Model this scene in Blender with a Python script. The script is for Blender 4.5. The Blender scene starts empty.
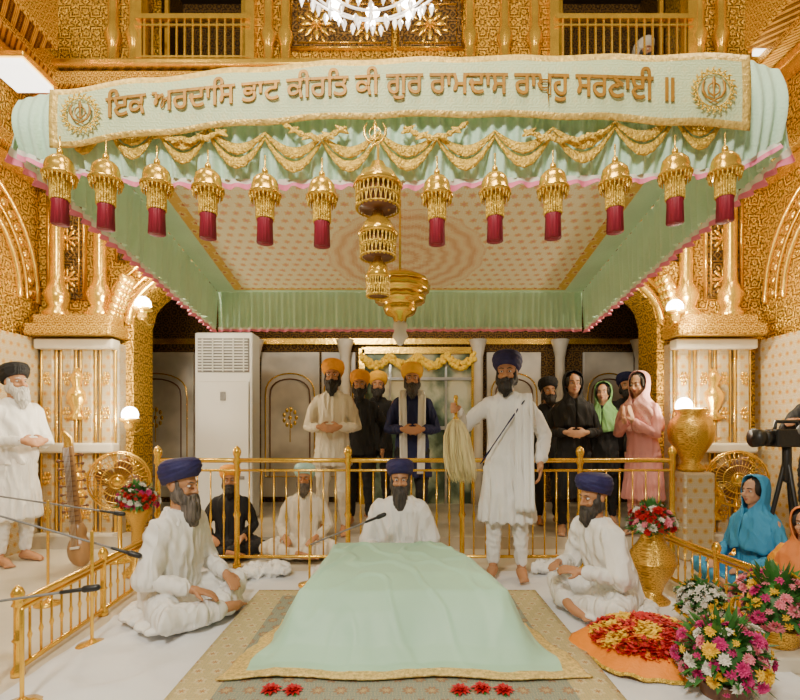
import bpy, math, random
from math import sin,cos,pi,sqrt,radians,atan2,hypot
from mathutils import Vector as V, Matrix as Mx, noise
random.seed(7)
F=500.;CH=1.2;HY=428.
def X(px,d): return (px-400)/F*d
def Z(py,d): return CH+(HY-py)/F*d
def P(px,py,d): return V((X(px,d),d,Z(py,d)))
COL=bpy.context.scene.collection
def lerp(a,b,t): return a+(b-a)*t
def interp(pts,x):
    if x<=pts[0][0]: return pts[0][1]
    for (a,b),(c,d) in zip(pts,pts[1:]):
        if x<=c: return b+(d-b)*(x-a)/(c-a)
    return pts[-1][1]
# ---------------- materials
def base(name):
    m=bpy.data.materials.new(name); m.use_nodes=True
    return m,m.node_tree.nodes,m.node_tree.links,m.node_tree.nodes['Principled BSDF']
def c4(c): return (c[0],c[1],c[2],1)
def ramp(n,l,fac,stops,const=False):
    r=n.new('ShaderNodeValToRGB'); e=r.color_ramp.elements
    e[0].position=stops[0][0];e[0].color=c4(stops[0][1])
    e[1].position=stops[-1][0];e[1].color=c4(stops[-1][1])
    for p,c in stops[1:-1]:
        k=e.new(p);k.color=c4(c)
    l.new(fac,r.inputs[0]); return r.outputs[0]
def coords(n,l,sc=(1,1,1)):
    t=n.new('ShaderNodeTexCoord');mp=n.new('ShaderNodeMapping');mp.inputs['Scale'].default_value=sc
    l.new(t.outputs['Object'],mp.inputs[0]);return mp.outputs[0]
def bumpn(n,l,b,h,st,dist=.02):
    k=n.new('ShaderNodeBump');k.inputs['Strength'].default_value=st;k.inputs['Distance'].default_value=dist
    l.new(h,k.inputs['Height']);l.new(k.outputs[0],b.inputs['Normal'])
def plain(name,col,rough=.6,metal=0,var=.12,vs=6,bump=.15,bs=30,sc=(1,1,1),sss=0,em=0,sheen=0):
    m,n,l,b=base(name);co=coords(n,l,sc)
    t=n.new('ShaderNodeTexNoise');t.inputs['Scale'].default_value=vs;l.new(co,t.inputs['Vector'])
    lo=[max(0,c*(1-var)) for c in col];hi=[min(1,c*(1+var)) for c in col]
    l.new(ramp(n,l,t.outputs['Fac'],[(.3,lo),(.7,hi)]),b.inputs['Base Color'])
    b.inputs['Roughness'].default_value=rough;b.inputs['Metallic'].default_value=metal
    if bump:
        t2=n.new('ShaderNodeTexNoise');t2.inputs['Scale'].default_value=bs;l.new(co,t2.inputs['Vector']);bumpn(n,l,b,t2.outputs['Fac'],bump)
    if sss: b.inputs['Subsurface Weight'].default_value=sss;b.inputs['Subsurface Radius'].default_value=(.02,.008,.004)
    if sheen: b.inputs['Sheen Weight'].default_value=sheen
    if em: b.inputs['Emission Color'].default_value=c4(col);b.inputs['Emission Strength'].default_value=em
    return m
def mt(n,l,op,*a):
    k=n.new('ShaderNodeMath');k.operation=op
    for i,x in enumerate(a):
        if isinstance(x,(int,float)): k.inputs[i].default_value=x
        else: l.new(x,k.inputs[i])
    return k.outputs[0]
def cloth(name,col,var=.03,rough=.8,st=.5,fs=8):
    m,n,l,b=base(name);co=coords(n,l,(1,1,.28))
    t=n.new('ShaderNodeTexNoise');t.inputs['Scale'].default_value=5;l.new(co,t.inputs['Vector'])
    l.new(ramp(n,l,t.outputs['Fac'],[(.3,[c*(1-var) for c in col]),(.7,[min(1,c*(1+var)) for c in col])]),b.inputs['Base Color'])
    b.inputs['Roughness'].default_value=rough
    a=n.new('ShaderNodeTexNoise');a.inputs['Scale'].default_value=fs;a.inputs['Detail'].default_value=1.5;a.inputs['Distortion'].default_value=.6;l.new(co,a.inputs['Vector'])
    rd=mt(n,l,'SUBTRACT',1.,mt(n,l,'MULTIPLY',mt(n,l,'ABSOLUTE',mt(n,l,'SUBTRACT',a.outputs['Fac'],.5)),7.))
    rd=mt(n,l,'MAXIMUM',rd,0.)
    bumpn(n,l,b,rd,st,.022);return m
def rosette(n,l,co,s,pet=8,wall=True,k=24,off=0,am=.22):
    M=lambda *a: mt(n,l,*a)
    sp=n.new('ShaderNodeSeparateXYZ');l.new(co,sp.inputs[0])
    if wall: u=M('ADD',sp.outputs[0],sp.outputs[1]);w=sp.outputs[2]
    else: u=sp.outputs[0];w=sp.outputs[1]
    U=M('MULTIPLY_ADD',u,s,off+.0);W=M('MULTIPLY_ADD',w,s,off+.5)
    U=M('ADD',U,M('MULTIPLY',M('MODULO',M('FLOOR',W),2.),.5))
    fu=M('SUBTRACT',M('FRACT',U),.5);fw=M('SUBTRACT',M('FRACT',W),.5)
    r=M('SQRT',M('ADD',M('MULTIPLY',fu,fu),M('MULTIPLY',fw,fw)));a=M('ARCTAN2',fw,fu)
    e=M('MULTIPLY',r,M('MULTIPLY_ADD',M('COSINE',M('MULTIPLY',a,pet)),am,1.))
    h=M('MULTIPLY_ADD',M('SINE',M('MULTIPLY_ADD',e,k,1.2)),.5,.5)
    return h,r,a
def warp(n,l,co,sc,am):
    nz=n.new('ShaderNodeTexNoise');nz.inputs['Scale'].default_value=sc;l.new(co,nz.inputs['Vector'])
    vm=n.new('ShaderNodeVectorMath');vm.operation='MULTIPLY_ADD';l.new(nz.outputs['Color'],vm.inputs[0]);vm.inputs[1].default_value=(am,am,am);l.new(co,vm.inputs[2]);return vm.outputs[0]
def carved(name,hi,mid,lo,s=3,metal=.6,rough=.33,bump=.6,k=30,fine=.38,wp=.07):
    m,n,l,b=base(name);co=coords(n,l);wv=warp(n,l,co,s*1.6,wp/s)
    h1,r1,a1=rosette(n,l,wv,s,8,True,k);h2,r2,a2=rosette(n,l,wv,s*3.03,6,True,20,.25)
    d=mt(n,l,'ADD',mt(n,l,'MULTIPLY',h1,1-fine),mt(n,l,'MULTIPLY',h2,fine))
    l.new(ramp(n,l,d,[(.12,lo),(.38,mid),(.68,hi)]),b.inputs['Base Color'])  # recess shade painted into the base colour, following the bump pattern
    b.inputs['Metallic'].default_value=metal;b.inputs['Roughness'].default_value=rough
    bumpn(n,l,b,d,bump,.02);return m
def floral(name,bg,st,s=8,pet=6,rough=.6,metal=0,wall=True,bump=.2,med=None,k=24,warpa=.0,dense=.5,second=None):
    m,n,l,b=base(name);co=coords(n,l);wv=warp(n,l,co,s*1.5,warpa/s) if warpa else co
    h,r,a=rosette(n,l,wv,s,pet,wall,k)
    e=mt(n,l,'ADD',r,mt(n,l,'MULTIPLY',mt(n,l,'COSINE',mt(n,l,'MULTIPLY',a,pet)),.06))
    c1=ramp(n,l,e,[(0,st[0]),(.1,st[0]),(.15,st[1]),(.26,st[1]),(.31,bg)]);out=c1
    if second:
        h2,r2,a2=rosette(n,l,wv,s*2.7,4,wall,20,.37)
        f=mt(n,l,'MULTIPLY',mt(n,l,'GREATER_THAN',h2,dense),mt(n,l,'GREATER_THAN',e,.31))
        mx=n.new('ShaderNodeMix');mx.data_type='RGBA';l.new(f,mx.inputs['Factor']);l.new(c1,mx.inputs['A']);mx.inputs['B'].default_value=c4(second);out=mx.outputs['Result']
    if med:
        sb=n.new('ShaderNodeVectorMath');sb.operation='SUBTRACT';l.new(co,sb.inputs[0]);sb.inputs[1].default_value=med[0]
        s3=n.new('ShaderNodeSeparateXYZ');l.new(sb.outputs[0],s3.inputs[0]);an=mt(n,l,'ARCTAN2',s3.outputs[1],s3.outputs[0])
        ds=mt(n,l,'SQRT',mt(n,l,'ADD',mt(n,l,'MULTIPLY',s3.outputs[0],s3.outputs[0]),mt(n,l,'MULTIPLY',s3.outputs[1],s3.outputs[1])))
        dv=mt(n,l,'ADD',ds,mt(n,l,'MULTIPLY',mt(n,l,'COSINE',mt(n,l,'MULTIPLY',an,16.)),.012))
        f3=ramp(n,l,dv,[(med[1]*.98,(1,1,1)),(med[1],(0,0,0))])
        h3,r3,a3=rosette(n,l,wv,s*1.7,6,wall,24)
        ad=mt(n,l,'MULTIPLY_ADD',mt(n,l,'SINE',mt(n,l,'MULTIPLY',dv,52.)),.16,mt(n,l,'MULTIPLY_ADD',h3,.6,.2))
        c3=ramp(n,l,ad,[(.0,(.6,.2,.1)),(.3,(.76,.44,.18)),(.48,(.82,.64,.34)),(.7,bg)])
        m2=n.new('ShaderNodeMix');m2.data_type='RGBA';l.new(f3,m2.inputs['Factor']);l.new(out,m2.inputs['A']);l.new(c3,m2.inputs['B']);out=m2.outputs['Result']
    l.new(out,b.inputs['Base Color']);b.inputs['Roughness'].default_value=rough;b.inputs['Metallic'].default_value=metal
    if bump: bumpn(n,l,b,h,bump,.01)
    return m
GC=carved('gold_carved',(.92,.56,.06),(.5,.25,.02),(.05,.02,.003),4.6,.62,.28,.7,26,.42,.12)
GF=carved('gold_fine_relief',(.95,.6,.08),(.6,.32,.035),(.14,.06,.008),9,.65,.26,.5,24,.3,.05)
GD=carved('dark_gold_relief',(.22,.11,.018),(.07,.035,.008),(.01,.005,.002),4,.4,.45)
GOLD=plain('polished_gold',(.92,.56,.08),.22,.8,.12,8,.1,25)
GOLD2=plain('embroidered_gold',(.84,.52,.07),.4,.5,.3,60,.8,90)
MAR=plain('cream_marble',(.66,.6,.48),.3,0,.09,3,.05,10)
MARR=plain('pale_veined_marble',(.56,.5,.4),.3,0,.22,3,.05,10)
MARF=floral('inlaid_marble',(.6,.53,.4),[(.5,.2,.05),(.58,.38,.1)],11,8,.3,.15,True,.35,second=(.5,.35,.12),dense=.5)
MARG=floral('grey_carved_marble',(.42,.38,.3),[(.5,.32,.12),(.34,.28,.19)],9,6,.35,.05,True,.4,second=(.38,.3,.18),dense=.5)
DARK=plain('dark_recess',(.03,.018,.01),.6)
MINT=plain('pale_mint_cotton',(.56,.81,.6),.6,0,.06,4,.25,90,sheen=.2)
MINTS=plain('mint_satin',(.42,.7,.51),.5,0,.05,3,.15,12,sheen=.1)
PINK=plain('pink_frill',(.88,.22,.36),.7,0,.1)
FRW=plain('white_frill',(.82,.76,.66),.7,0,.05)
PALE=floral('pale_green_brocade',(.58,.7,.4),[(.66,.68,.36),(.62,.7,.38)],14,6,.55,0,True,.2,second=(.64,.68,.36),dense=.75)
CREAM=floral('ceiling_brocade',(.9,.85,.66),[(.78,.36,.26),(.82,.58,.26)],10.5,6,.65,0,False,.1,med=((.05,.62,0),.68),second=(.84,.7,.4),dense=.6,warpa=.35)
STRP=floral('gold_border_brocade',(.82,.5,.1),[(.6,.12,.04),(.9,.68,.25)],9,6,.5,.2,False,.3)
STRC=floral('carpet_border',(.55,.44,.2),[(.4,.22,.08),(.6,.52,.3)],11,6,.9,0,False,.3,second=(.4,.38,.22),dense=.6)
WHITE=cloth('white_cotton',(.82,.81,.78))
SHW=cloth('white_muslin_shawl',(.86,.85,.82),.03,.8,.7,6)
WHITE2=cloth('cream_cotton',(.76,.69,.56))
SHEET=plain('white_floor_sheet',(.76,.77,.79),.8,0,.04,3,.3,9)
NAVY=plain('navy_turban_cloth',(.02,.018,.1),.7,0,.2,20,.2,60)
BLK=cloth('black_cloth',(.012,.012,.014))
NVJ=cloth('navy_jacket_cloth',(.012,.016,.08))
SAF=plain('saffron_cloth',(.9,.26,.004),.6,0,.1,10,.2,60)
SAFT=plain('saffron_turban_cloth',(.95,.38,.02),.7,0,.1,10,.2,60)
YEL=plain('yellow_turban_cloth',(.95,.5,.02),.7,0,.1)
CYAN=plain('pale_aqua_cloth',(.45,.72,.7),.7,0,.08)
BLUE=cloth('sky_blue_cloth',(.05,.32,.6))
PNK=cloth('pink_dress_cloth',(.8,.36,.34))
PNKF=floral('pink_patterned_scarf',(.85,.46,.42),[(.85,.7,.6),(.75,.25,.28)],16,6,.7,0,True,.2)
GRN=cloth('green_shawl_cloth',(.2,.42,.15))
SK=plain('brown_skin',(.48,.23,.11),.5,0,.1,9,.1,80,sss=.1)
SK2=plain('light_brown_skin',(.6,.33,.2),.5,0,.1,9,.1,80,sss=.1)
LIP=plain('lip_skin',(.42,.12,.09),.4,0,.1)
HB=plain('black_hair',(.014,.011,.01),.55,0,.3,30,.8,60,(1,1,.25))
HD=plain('dark_greying_hair',(.05,.042,.036),.6,0,.5,50,.9,60,(1,1,.2))
HG=plain('greying_hair',(.12,.1,.085),.6,0,.6,50,.9,60,(1,1,.2))
HW=plain('white_hair',(.6,.58,.54),.6,0,.2,50,.9,60,(1,1,.2))
EYW=plain('eye_white',(.7,.66,.62),.2,0,.03);EYB=plain('eye_iris',(.03,.015,.01),.2)
PLW=plain('white_plastic',(.72,.73,.7),.4,0,.02,3,0);PLG=plain('grey_plastic',(.2,.2,.2),.5);BLP=plain('black_plastic',(.015,.015,.015),.4)
MAROON=plain('maroon_silk',(.25,.006,.025),.6,0,.25,40,.5,60,(1,1,.1))
BULB=plain('glowing_bulb',(1,.94,.84),.5,em=45)
GLOW=plain('lit_diffuser',(1,.97,.9),.5,em=4)
LEAF=plain('leaf_green',(.04,.17,.03),.5,0,.4);WOOD=plain('dark_wood',(.15,.06,.025),.35,0,.3,6,.2,20,(1,1,.2))
WOODL=plain('honey_wood',(.36,.2,.08),.3,0,.35,9,.2,20,(1,1,.2))
STEEL=plain('brushed_steel',(.6,.6,.6),.3,.9)
FM=[plain('petal_%s'%a,c,.6,0,.25,25) for a,c in (('magenta',(.6,.03,.2)),('yellow',(.95,.55,.03)),('white',(.8,.77,.68)),('orange',(.95,.22,.02)),('red',(.5,.008,.012)),('pink',(.85,.25,.32)))]
m,n,l,b=base('crystal_glass');b.inputs['Transmission Weight'].default_value=.6;b.inputs['Roughness'].default_value=.08
b.inputs['Emission Color'].default_value=(1,.95,.85,1);b.inputs['Emission Strength'].default_value=.6  # faint glow put into the crystal itself, which is no lamp
_t=n.new('ShaderNodeTexNoise');l.new(ramp(n,l,_t.outputs['Fac'],[(.3,(.9,.92,1)),(.7,(1,1,1))]),b.inputs['Base Color']);CRY=m
m,n,l,b=base('door_glass');b.inputs['Roughness'].default_value=.08;b.inputs['Metallic'].default_value=.4
_t=n.new('ShaderNodeTexNoise');_t.inputs['Scale'].default_value=4;_t.inputs['Detail'].default_value=5;l.new(ramp(n,l,_t.outputs['Fac'],[(.38,(.06,.1,.07)),(.5,(.3,.4,.3)),(.62,(.85,.85,.65))]),b.inputs['Base Color']);GLS=m
# ---------------- builder
class B:
    def __init__(s): s.v=[];s.f=[];s.m=[];s.T=Mx();s.mi=0
    def add(s,vs,fs):
        o=len(s.v);s.v+=[tuple(s.T@V(p)) for p in vs];s.f+=[tuple(i+o for i in f) for f in fs];s.m+=[s.mi]*len(fs);return s
    def box(s,c,d,rz=0,R=None):
        R=R or Mx.Rotation(rz,3,'Z');c=V(c)
        vs=[c+R@V((x*d[0]/2,y*d[1]/2,z*d[2]/2)) for x in(-1,1) for y in(-1,1) for z in(-1,1)]
        return s.add(vs,[(0,1,3,2),(4,6,7,5),(0,4,5,1),(2,3,7,6),(0,2,6,4),(1,5,7,3)])
    def rings(s,rings,cap=True,closed=False):
        n=len(rings[0]);vs=[p for r in rings for p in r];fs=[];k=len(rings)
        for i in range(k if closed else k-1):
            j=(i+1)%k
            for a in range(n): fs.append((i*n+a,i*n+(a+1)%n,j*n+(a+1)%n,j*n+a))
        if cap and not closed: fs+=[tuple(range(n))[::-1],tuple((k-1)*n+a for a in range(n))]
        return s.add(vs,fs)
    def tube(s,pts,rads,seg=8,closed=False,rnd=True,fl=1.,up=None):
        pts=[V(p) for p in pts]
        if not hasattr(rads,'__len__'): rads=[rads]*len(pts)
        n=len(pts);T=[]
        for i in range(n):
            a=pts[(i-1)%n] if (closed or i>0) else pts[0];b_=pts[(i+1)%n] if (closed or i<n-1) else pts[-1]
            t=(b_-a);T.append(t.normalized() if t.length>1e-9 else V((0,0,1)))
        u=V(up) if up else (V((0,0,1)) if abs(T[0].z)<.9 else V((1,0,0)))
        rg=[]
        def ring(p,t,u,r): 
            w=t.cross(u);return [p+u*r*cos(2*pi*a/seg)*fl+w*r*sin(2*pi*a/seg) for a in range(seg)]
        us=[]
        for i in range(n):
            u=(u-T[i]*u.dot(T[i]));u=u.normalized() if u.length>1e-6 else T[i].orthogonal().normalized();us.append(u.copy())
        if rnd and not closed:
            rg.append(ring(pts[0]-T[0]*rads[0]*.9,T[0],us[0],rads[0]*.35));rg.append(ring(pts[0]-T[0]*rads[0]*.55,T[0],us[0],rads[0]*.8))
        for i in range(n): rg.append(ring(pts[i],T[i],us[i],rads[i]))
        if rnd and not closed:
            rg.append(ring(pts[-1]+T[-1]*rads[-1]*.55,T[-1],us[-1],rads[-1]*.8));rg.append(ring(pts[-1]+T[-1]*rads[-1]*.9,T[-1],us[-1],rads[-1]*.35))
        return s.rings(rg,True,closed)
    def lathe(s,prof,c=(0,0,0),seg=20,fl=0,n=0):
        c=V(c);return s.rings([[c+V((max(r,.0005)*(1+fl*cos(n*2*pi*a/seg))*cos(2*pi*a/seg),max(r,.0005)*(1+fl*cos(n*2*pi*a/seg))*sin(2*pi*a/seg),z)) for a in range(seg)] for r,z in prof])
    def ell(s,c,r,R=None,seg=14,rg=9):
        c=V(c);R=R or Mx.Identity(3)
        return s.rings([[c+R@V((r[0]*max(sin(pi*i/rg),.01)*cos(2*pi*a/seg),r[1]*max(sin(pi*i/rg),.01)*sin(2*pi*a/seg),-r[2]*cos(pi*i/rg))) for a in range(seg)] for i in range(rg+1)])
    def loft(s,secs,seg=22):
        return s.rings([[V((c[0]+rx*cos(2*pi*a/seg),c[1]+ry*sin(2*pi*a/seg),c[2])) for a in range(seg)] for c,rx,ry in secs])
    def grid(s,fn,nu,nv,mf=None):
        vs=[fn(i/nu,j/nv) for j in range(nv+1) for i in range(nu+1)]
        fs=[(j*(nu+1)+i,j*(nu+1)+i+1,(j+1)*(nu+1)+i+1,(j+1)*(nu+1)+i) for j in range(nv) for i in range(nu)]
        s.add(vs,fs)
        if mf: s.m[-len(fs):]=[mf((i+.5)/nu,(j+.5)/nv) for j in range(nv) for i in range(nu)]
        return s
    def mesh(s,name,mats,smooth=True):
        me=bpy.data.meshes.new(name);me.from_pydata(s.v,[],s.f);me.update()
        if not isinstance(mats,(list,tuple)): mats=[mats]
        for k in mats: me.materials.append(k)
        me.polygons.foreach_set('material_index',s.m);me.polygons.foreach_set('use_smooth',[smooth]*len(s.f));me.update();return me
    def obj(s,name,mats,par=None,loc=(0,0,0),smooth=True,bev=0,solid=0,rz=0):
        o=bpy.data.objects.new(name,s.mesh(name,mats,smooth));COL.objects.link(o);o.location=loc;o.rotation_euler[2]=rz
        if par: o.parent=par
        if solid: k=o.modifiers.new('s','SOLIDIFY');k.thickness=solid;k.offset=0
        if bev: k=o.modifiers.new('b','BEVEL');k.width=bev;k.segments=2;k.limit_method='ANGLE'
        return o
def tag(o,label,cat,group=None,kind=None):
    o['label']=label;o['category']=cat
    if group:o['group']=group
    if kind:o['kind']=kind
    return o
def root(name,label,cat,loc=(0,0,0),rz=0,s=1,group=None):
    o=bpy.data.objects.new(name,None);o.empty_display_size=.1;COL.objects.link(o);o.location=loc;o.rotation_euler[2]=rz;o.scale=(s,s,s)
    return tag(o,label,cat,group)
def cp(o,p=None):
    n=o.copy();COL.objects.link(n)
    if p:n.parent=p
    for c in list(o.children): cp(c,n)
    return n
def clone(r,loc,rz=None,label=None):
    n=cp(r);n.location=loc
    if rz is not None:n.rotation_euler[2]=rz
    if label:n['label']=label
    return n
def struct(o): o['kind']='structure';return o
def remesh(o,vox,it=2,disp=None):
    k=o.modifiers.new('r','REMESH');k.mode='VOXEL';k.voxel_size=vox;k.use_smooth_shade=True
    k=o.modifiers.new('m','SMOOTH');k.factor=.5;k.iterations=it
    bpy.context.view_layer.update();dg=bpy.context.evaluated_depsgraph_get()
    me=bpy.data.meshes.new_from_object(o.evaluated_get(dg));mats=list(o.data.materials)
    o.modifiers.clear();o.data=me
    if len(me.materials)==0:
        for k in mats: me.materials.append(k)
    me.polygons.foreach_set('use_smooth',[True]*len(me.polygons))
    if disp:
        ns=[v.normal.copy() for v in me.vertices]
        for v,nn in zip(me.vertices,ns): v.co+=nn*disp(v.co)
    me.update();return o
# ---------------- people
def ik(a,w,l1,l2,pole):
    d=w-a;L=d.length
    if L>l1+l2-.004: w=a+d.normalized()*(l1+l2-.004);d=w-a;L=d.length
    x=(l1*l1-l2*l2+L*L)/(2*L);h=sqrt(max(l1*l1-x*x,0));dn=d.normalized();p=(pole-dn*pole.dot(dn)).normalized()
    return a+dn*x+p*h,w
def fold(amp,s1=13,s2=3,seed=0):
    def f(c):
        q=V((c.x*s1*.7+c.z*s2*.6,c.y*s1*.7+seed,c.z*s2-c.x*2))
        rdg=max(-.3,1-3.6*abs(noise.noise(q)))
        q2=V((c.x*s1*1.5+c.z*2,c.y*s1*1.5-c.z*4,c.z*s2*1.4+7));r2=max(-.3,1-3.6*abs(noise.noise(q2)))
        return amp*(.6*rdg+.35*r2)-amp*.1
    return f
def person(label,loc,rz=0,seat=False,s=1,skin=SK,top=WHITE,bot=WHITE,hd='turban',hm=NAVY,beard=None,bl=.05,hands='down',yaw=0,pitch=0,lean=0,hem=.5,vox=.0085,scarf=None,strap=None,shawl=None,hw=1.,wrap=None):
    r=root('person',label,'person',loc,rz,s)
    H=.13 if seat else .92
    yl=-lean;sd_=loc[0]*7
    nb=V((0,yl,H+.52));hc=V((0,yl-.02,H+.685))
    TH=Mx.Translation(hc)@Mx.Rotation(yaw,4,'Z')@Mx.Rotation(pitch,4,'X')
    b=B();ly=lambda t:yl*max(0,t)/.52
    b.loft([((0,ly(t),H+t),rx*hw,ry*hw) for t,rx,ry in((-.09,.11,.085),(-.05,.15,.105),(0,.155,.108),(.12,.135,.092),(.25,.14,.095),(.38,.155,.09),(.46,.145,.075),(.52,.08,.06),(.54,.06,.05))])
    b.tube([nb-V((0,0,.04)),nb+V((0,-.01,.04)),hc+V((0,.01,-.04))],[.058,.054,.056],12)
    b.T=TH
    b.ell((0,.012,.03),(.076,.094,.092));b.ell((0,-.022,-.045),(.062,.068,.062));b.ell((0,-.055,-.085),(.03,.026,.022))
    b.tube([(0,-.085,.018),(0,-.103,-.012),(0,-.11,-.026)],[.008,.011,.014],8)
    b.ell((-.014,-.094,-.03),(.009,.011,.008));b.ell((.014,-.094,-.03),(.009,.011,.008))
    b.ell((0,-.077,.03),(.05,.014,.011));b.ell((0,-.084,-.056),(.024,.011,.006));b.ell((0,-.082,-.066),(.02,.011,.007))
    for q in(-1,1): b.ell((q*.036,-.066,-.028),(.026,.02,.022));b.ell((q*.077,.008,-.01),(.009,.02,.031))
    b.T=Mx()
    g=B() # garment
    g.loft([((0,ly(t),H+t),rx*hw,ry*hw) for t,rx,ry in((-.1,.162,.128),(0,.176,.13),(.12,.16,.115),(.25,.165,.116),(.38,.182,.115),(.455,.182,.102),(.5,.12,.082),(.535,.08,.07))])
    arms=[]
    for q in(-1,1):
        sh=V((q*.168*hw,yl,H+.435))
        h=hands[(q+1)//2] if not isinstance(hands,str) else hands
        pre={'down':((q*.26,-.05,-.05),(q*.02,-.15,-1),(-q,0,0),22),'clasp':((q*.10,-.25,.17),(-q*.95,-.35,-.12),(q*.1,1,-.2),38),
             'lap':((q*.17,-.24,.10),(-q*.5,-.85,-.3),(0,.1,-1),20),'pray':((q*.045,-.24,.30),(-q*.05,-.35,1),(-q,0,0),6),
             'book':((q*.13,-.28,.2),(-q*.6,-.8,.1),(-q*.4,.2,-.9),30)}
        if isinstance(h,str): h=pre[h]
        w=V(h[0])+V((0,ly(.3) if h[0][1]<-.1 else 0,H));el,w=ik(sh,w,.285,.255,V((q*.55,.35,-.9)))
        arms.append((sh,el))
        b.tube([sh,lerp(sh,el,.35),el,lerp(el,w,.4),w],[.047,.043,.037,.036,.025],12)
        d=V(h[1]).normalized();nn=V(h[2]);nn=(nn-d*nn.dot(d)).normalized();ac=d.cross(nn).normalized()
        R=Mx((ac,d,nn)).transposed();pc=w+d*.052
        b.ell(pc,(.042,.055,.017),R);b.tube([w-d*.015,w+d*.03],[.025,.026],10)
        cu=radians(h[3])
        for i,L in enumerate((.07,.08,.075,.06)):
            p0=pc+d*.036+ac*(-.0315+.021*i)
            p1=p0+(d*cos(cu*.5)+nn*sin(cu*.5))*L*.45;p2=p1+(d*cos(cu*1.3)+nn*sin(cu*1.3))*L*.32;p3=p2+(d*cos(cu*2)+nn*sin(cu*2))*L*.25
            b.tube([p0,p1,p2,p3],[.0105,.0098,.0092,.0082],8)
        ts=-1 if ac.dot(V((-q*.3,-1,.6)))<0 else 1
        p0=pc-d*.025+ac*ts*.032;p1=p0+(ac*ts*.75+d*.6+nn*.3)*.034;p2=p1+(d*.9+ac*ts*.25+nn*.4)*.028;b.tube([p0,p1,p2],[.014,.0115,.009],8)
        e2=lerp(el,w,.86)
        g.tube([sh+V((-q*.03,0,0)),lerp(sh,el,.4),el,lerp(el,e2,.5),e2],[.07,.062,.056,.051,.045],12)
        if seat:
            kn=V((q*.35,-.25,.11));an=V((-q*.02,-.36+q*.03,.075));hp=V((q*.1,0,.12))
            b.tube([hp,lerp(hp,kn,.5),kn,lerp(kn,an,.4),an],[.082,.072,.053,.048,.034],12)
            b.tube([an,an+V((-q*.07,.0,-.02)),an+V((-q*.15,.02,-.035))],[.035,.034,.024],10)
            for i in range(5): b.tube([an+V((-q*.15,.02-.022+.011*i,-.035)),an+V((-q*.19,.02-.026+.013*i,-.045))],[.01,.009],6)
            g.tube([hp,lerp(hp,kn,.5),kn,lerp(kn,an,.45),lerp(kn,an,.82)],[.108,.096,.08,.072,.06],14)
        else:
            hp=V((q*.09,0,.9));kn=V((q*.1,-.02,.49));an=V((q*.11,.02,.085))
            b.tube([hp,lerp(hp,kn,.5),kn,lerp(kn,an,.35),an],[.082,.072,.053,.05,.036],12)
            b.tube([(q*.11,.045,.042),(q*.115,-.05,.045),(q*.125,-.12,.03),(q*.13,-.15,.024)],[.036,.037,.03,.024],10,up=(1,0,0),fl=1.2)
            for i in range(5): b.tube([(q*(.108+.013*i),-.15+.006*i,.02),(q*(.106+.0145*i),-.185+.01*i,.015)],[.0125 if i==0 else .0095,.01],6)
    if seat:
        g.ell((0,-.15,.045),(.39,.27,.04));g.ell((0,-.04,.1),(.21,.16,.1));g.ell((0,.06,.045),(.29,.22,.04))
    else:
        hh=H-.05-hem;k=max(.0,hh)
        if hh>.02: g.loft([((0,0,hem),.185+.08*k,.135+.08*k),((0,0,hem+hh*.5),.18+.04*k,.135+.03*k),((0,0,H+.02),.166,.124)])
        p=B()
        for q in(-1,1):
            p.tube([(q*.09,0,.86),(q*.097,-.01,.66),(q*.1,-.02,.48),(q*.105,0,.28),(q*.11,.02,.12)],[.098,.084,.067,.058,.048],12)
        p.ell((0,0,.9),(.155,.115,.1))
        remesh(p.obj('trousers',bot,r),.012,2,fold(.01,13,12))
    body=b.obj('body',[skin,LIP],r);remesh(body,vox,1)
    Ti=TH.inverted()
    for pl in body.data.polygons:
        q=Ti@pl.center;pl.material_index=1 if (abs(q.x)<.021 and -.074<q.z<-.051 and q.y<-.086) else 0
    ff=fold(.012,17,2.2,sd_)
    def gd(c):
        f0=max(-.004,ff(c))
        if not seat and c.z<H:
            a=atan2(c.y,c.x);f0+=.012*sin(a*14+c.z*2+2*noise.noise(V((a,c.z*2,sd_))))*min(1,(H-c.z)*2.5)
        elif seat and c.z<.2: f0+=.005*sin(c.x*50+c.y*34+3*noise.noise(V((c.x*5,c.y*5,sd_))))
        return f0
    remesh(g.obj('robe',top,r),.0105,3,gd)
    for q in(-1,1):
        e=B();c=(q*.031,-.073,.008);e.ell(c,(.0135,.0125,.008));e.mi=1;e.ell((c[0],c[1]-.0085,c[2]),(.006,.005,.006))
        for i,p_ in enumerate(e.v): e.v[i]=tuple(TH@V(p_))
        e.obj('eye',[EYW,EYB],r)
        e=B();e.T=TH;e.tube([(q*.014,-.088,.03),(q*.033,-.0865,.035),(q*.052,-.075,.03)],[.0035,.004,.0025],6);e.obj('eyebrow',beard if beard in(HG,HW,HD) else HB,r)
    if beard:
        e=B();e.T=TH
        e.ell((0,-.047,-.09),(.064,.064,.044))
        for q in(-1,1):
            e.ell((q*.06,-.018,-.052),(.027,.052,.052));e.ell((q*.07,-.01,-.005),(.011,.022,.045));e.tube([(q*.002,-.106,-.045),(q*.022,-.101,-.05),(q*.045,-.085,-.062)],[.0095,.011,.008],8)
            e.ell((q*.042,-.064,-.08),(.03,.038,.036))
        e.tube([(0,-.075,-.1),(0,-.095,-.12-bl*.5),(0,-.1,-.13-bl)],[.06,.056,.024],12)
        remesh(e.obj('beard',beard,r),.008,1,lambda c:.01*noise.noise(V((c.x*80,c.y*80,c.z*12))))
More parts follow.
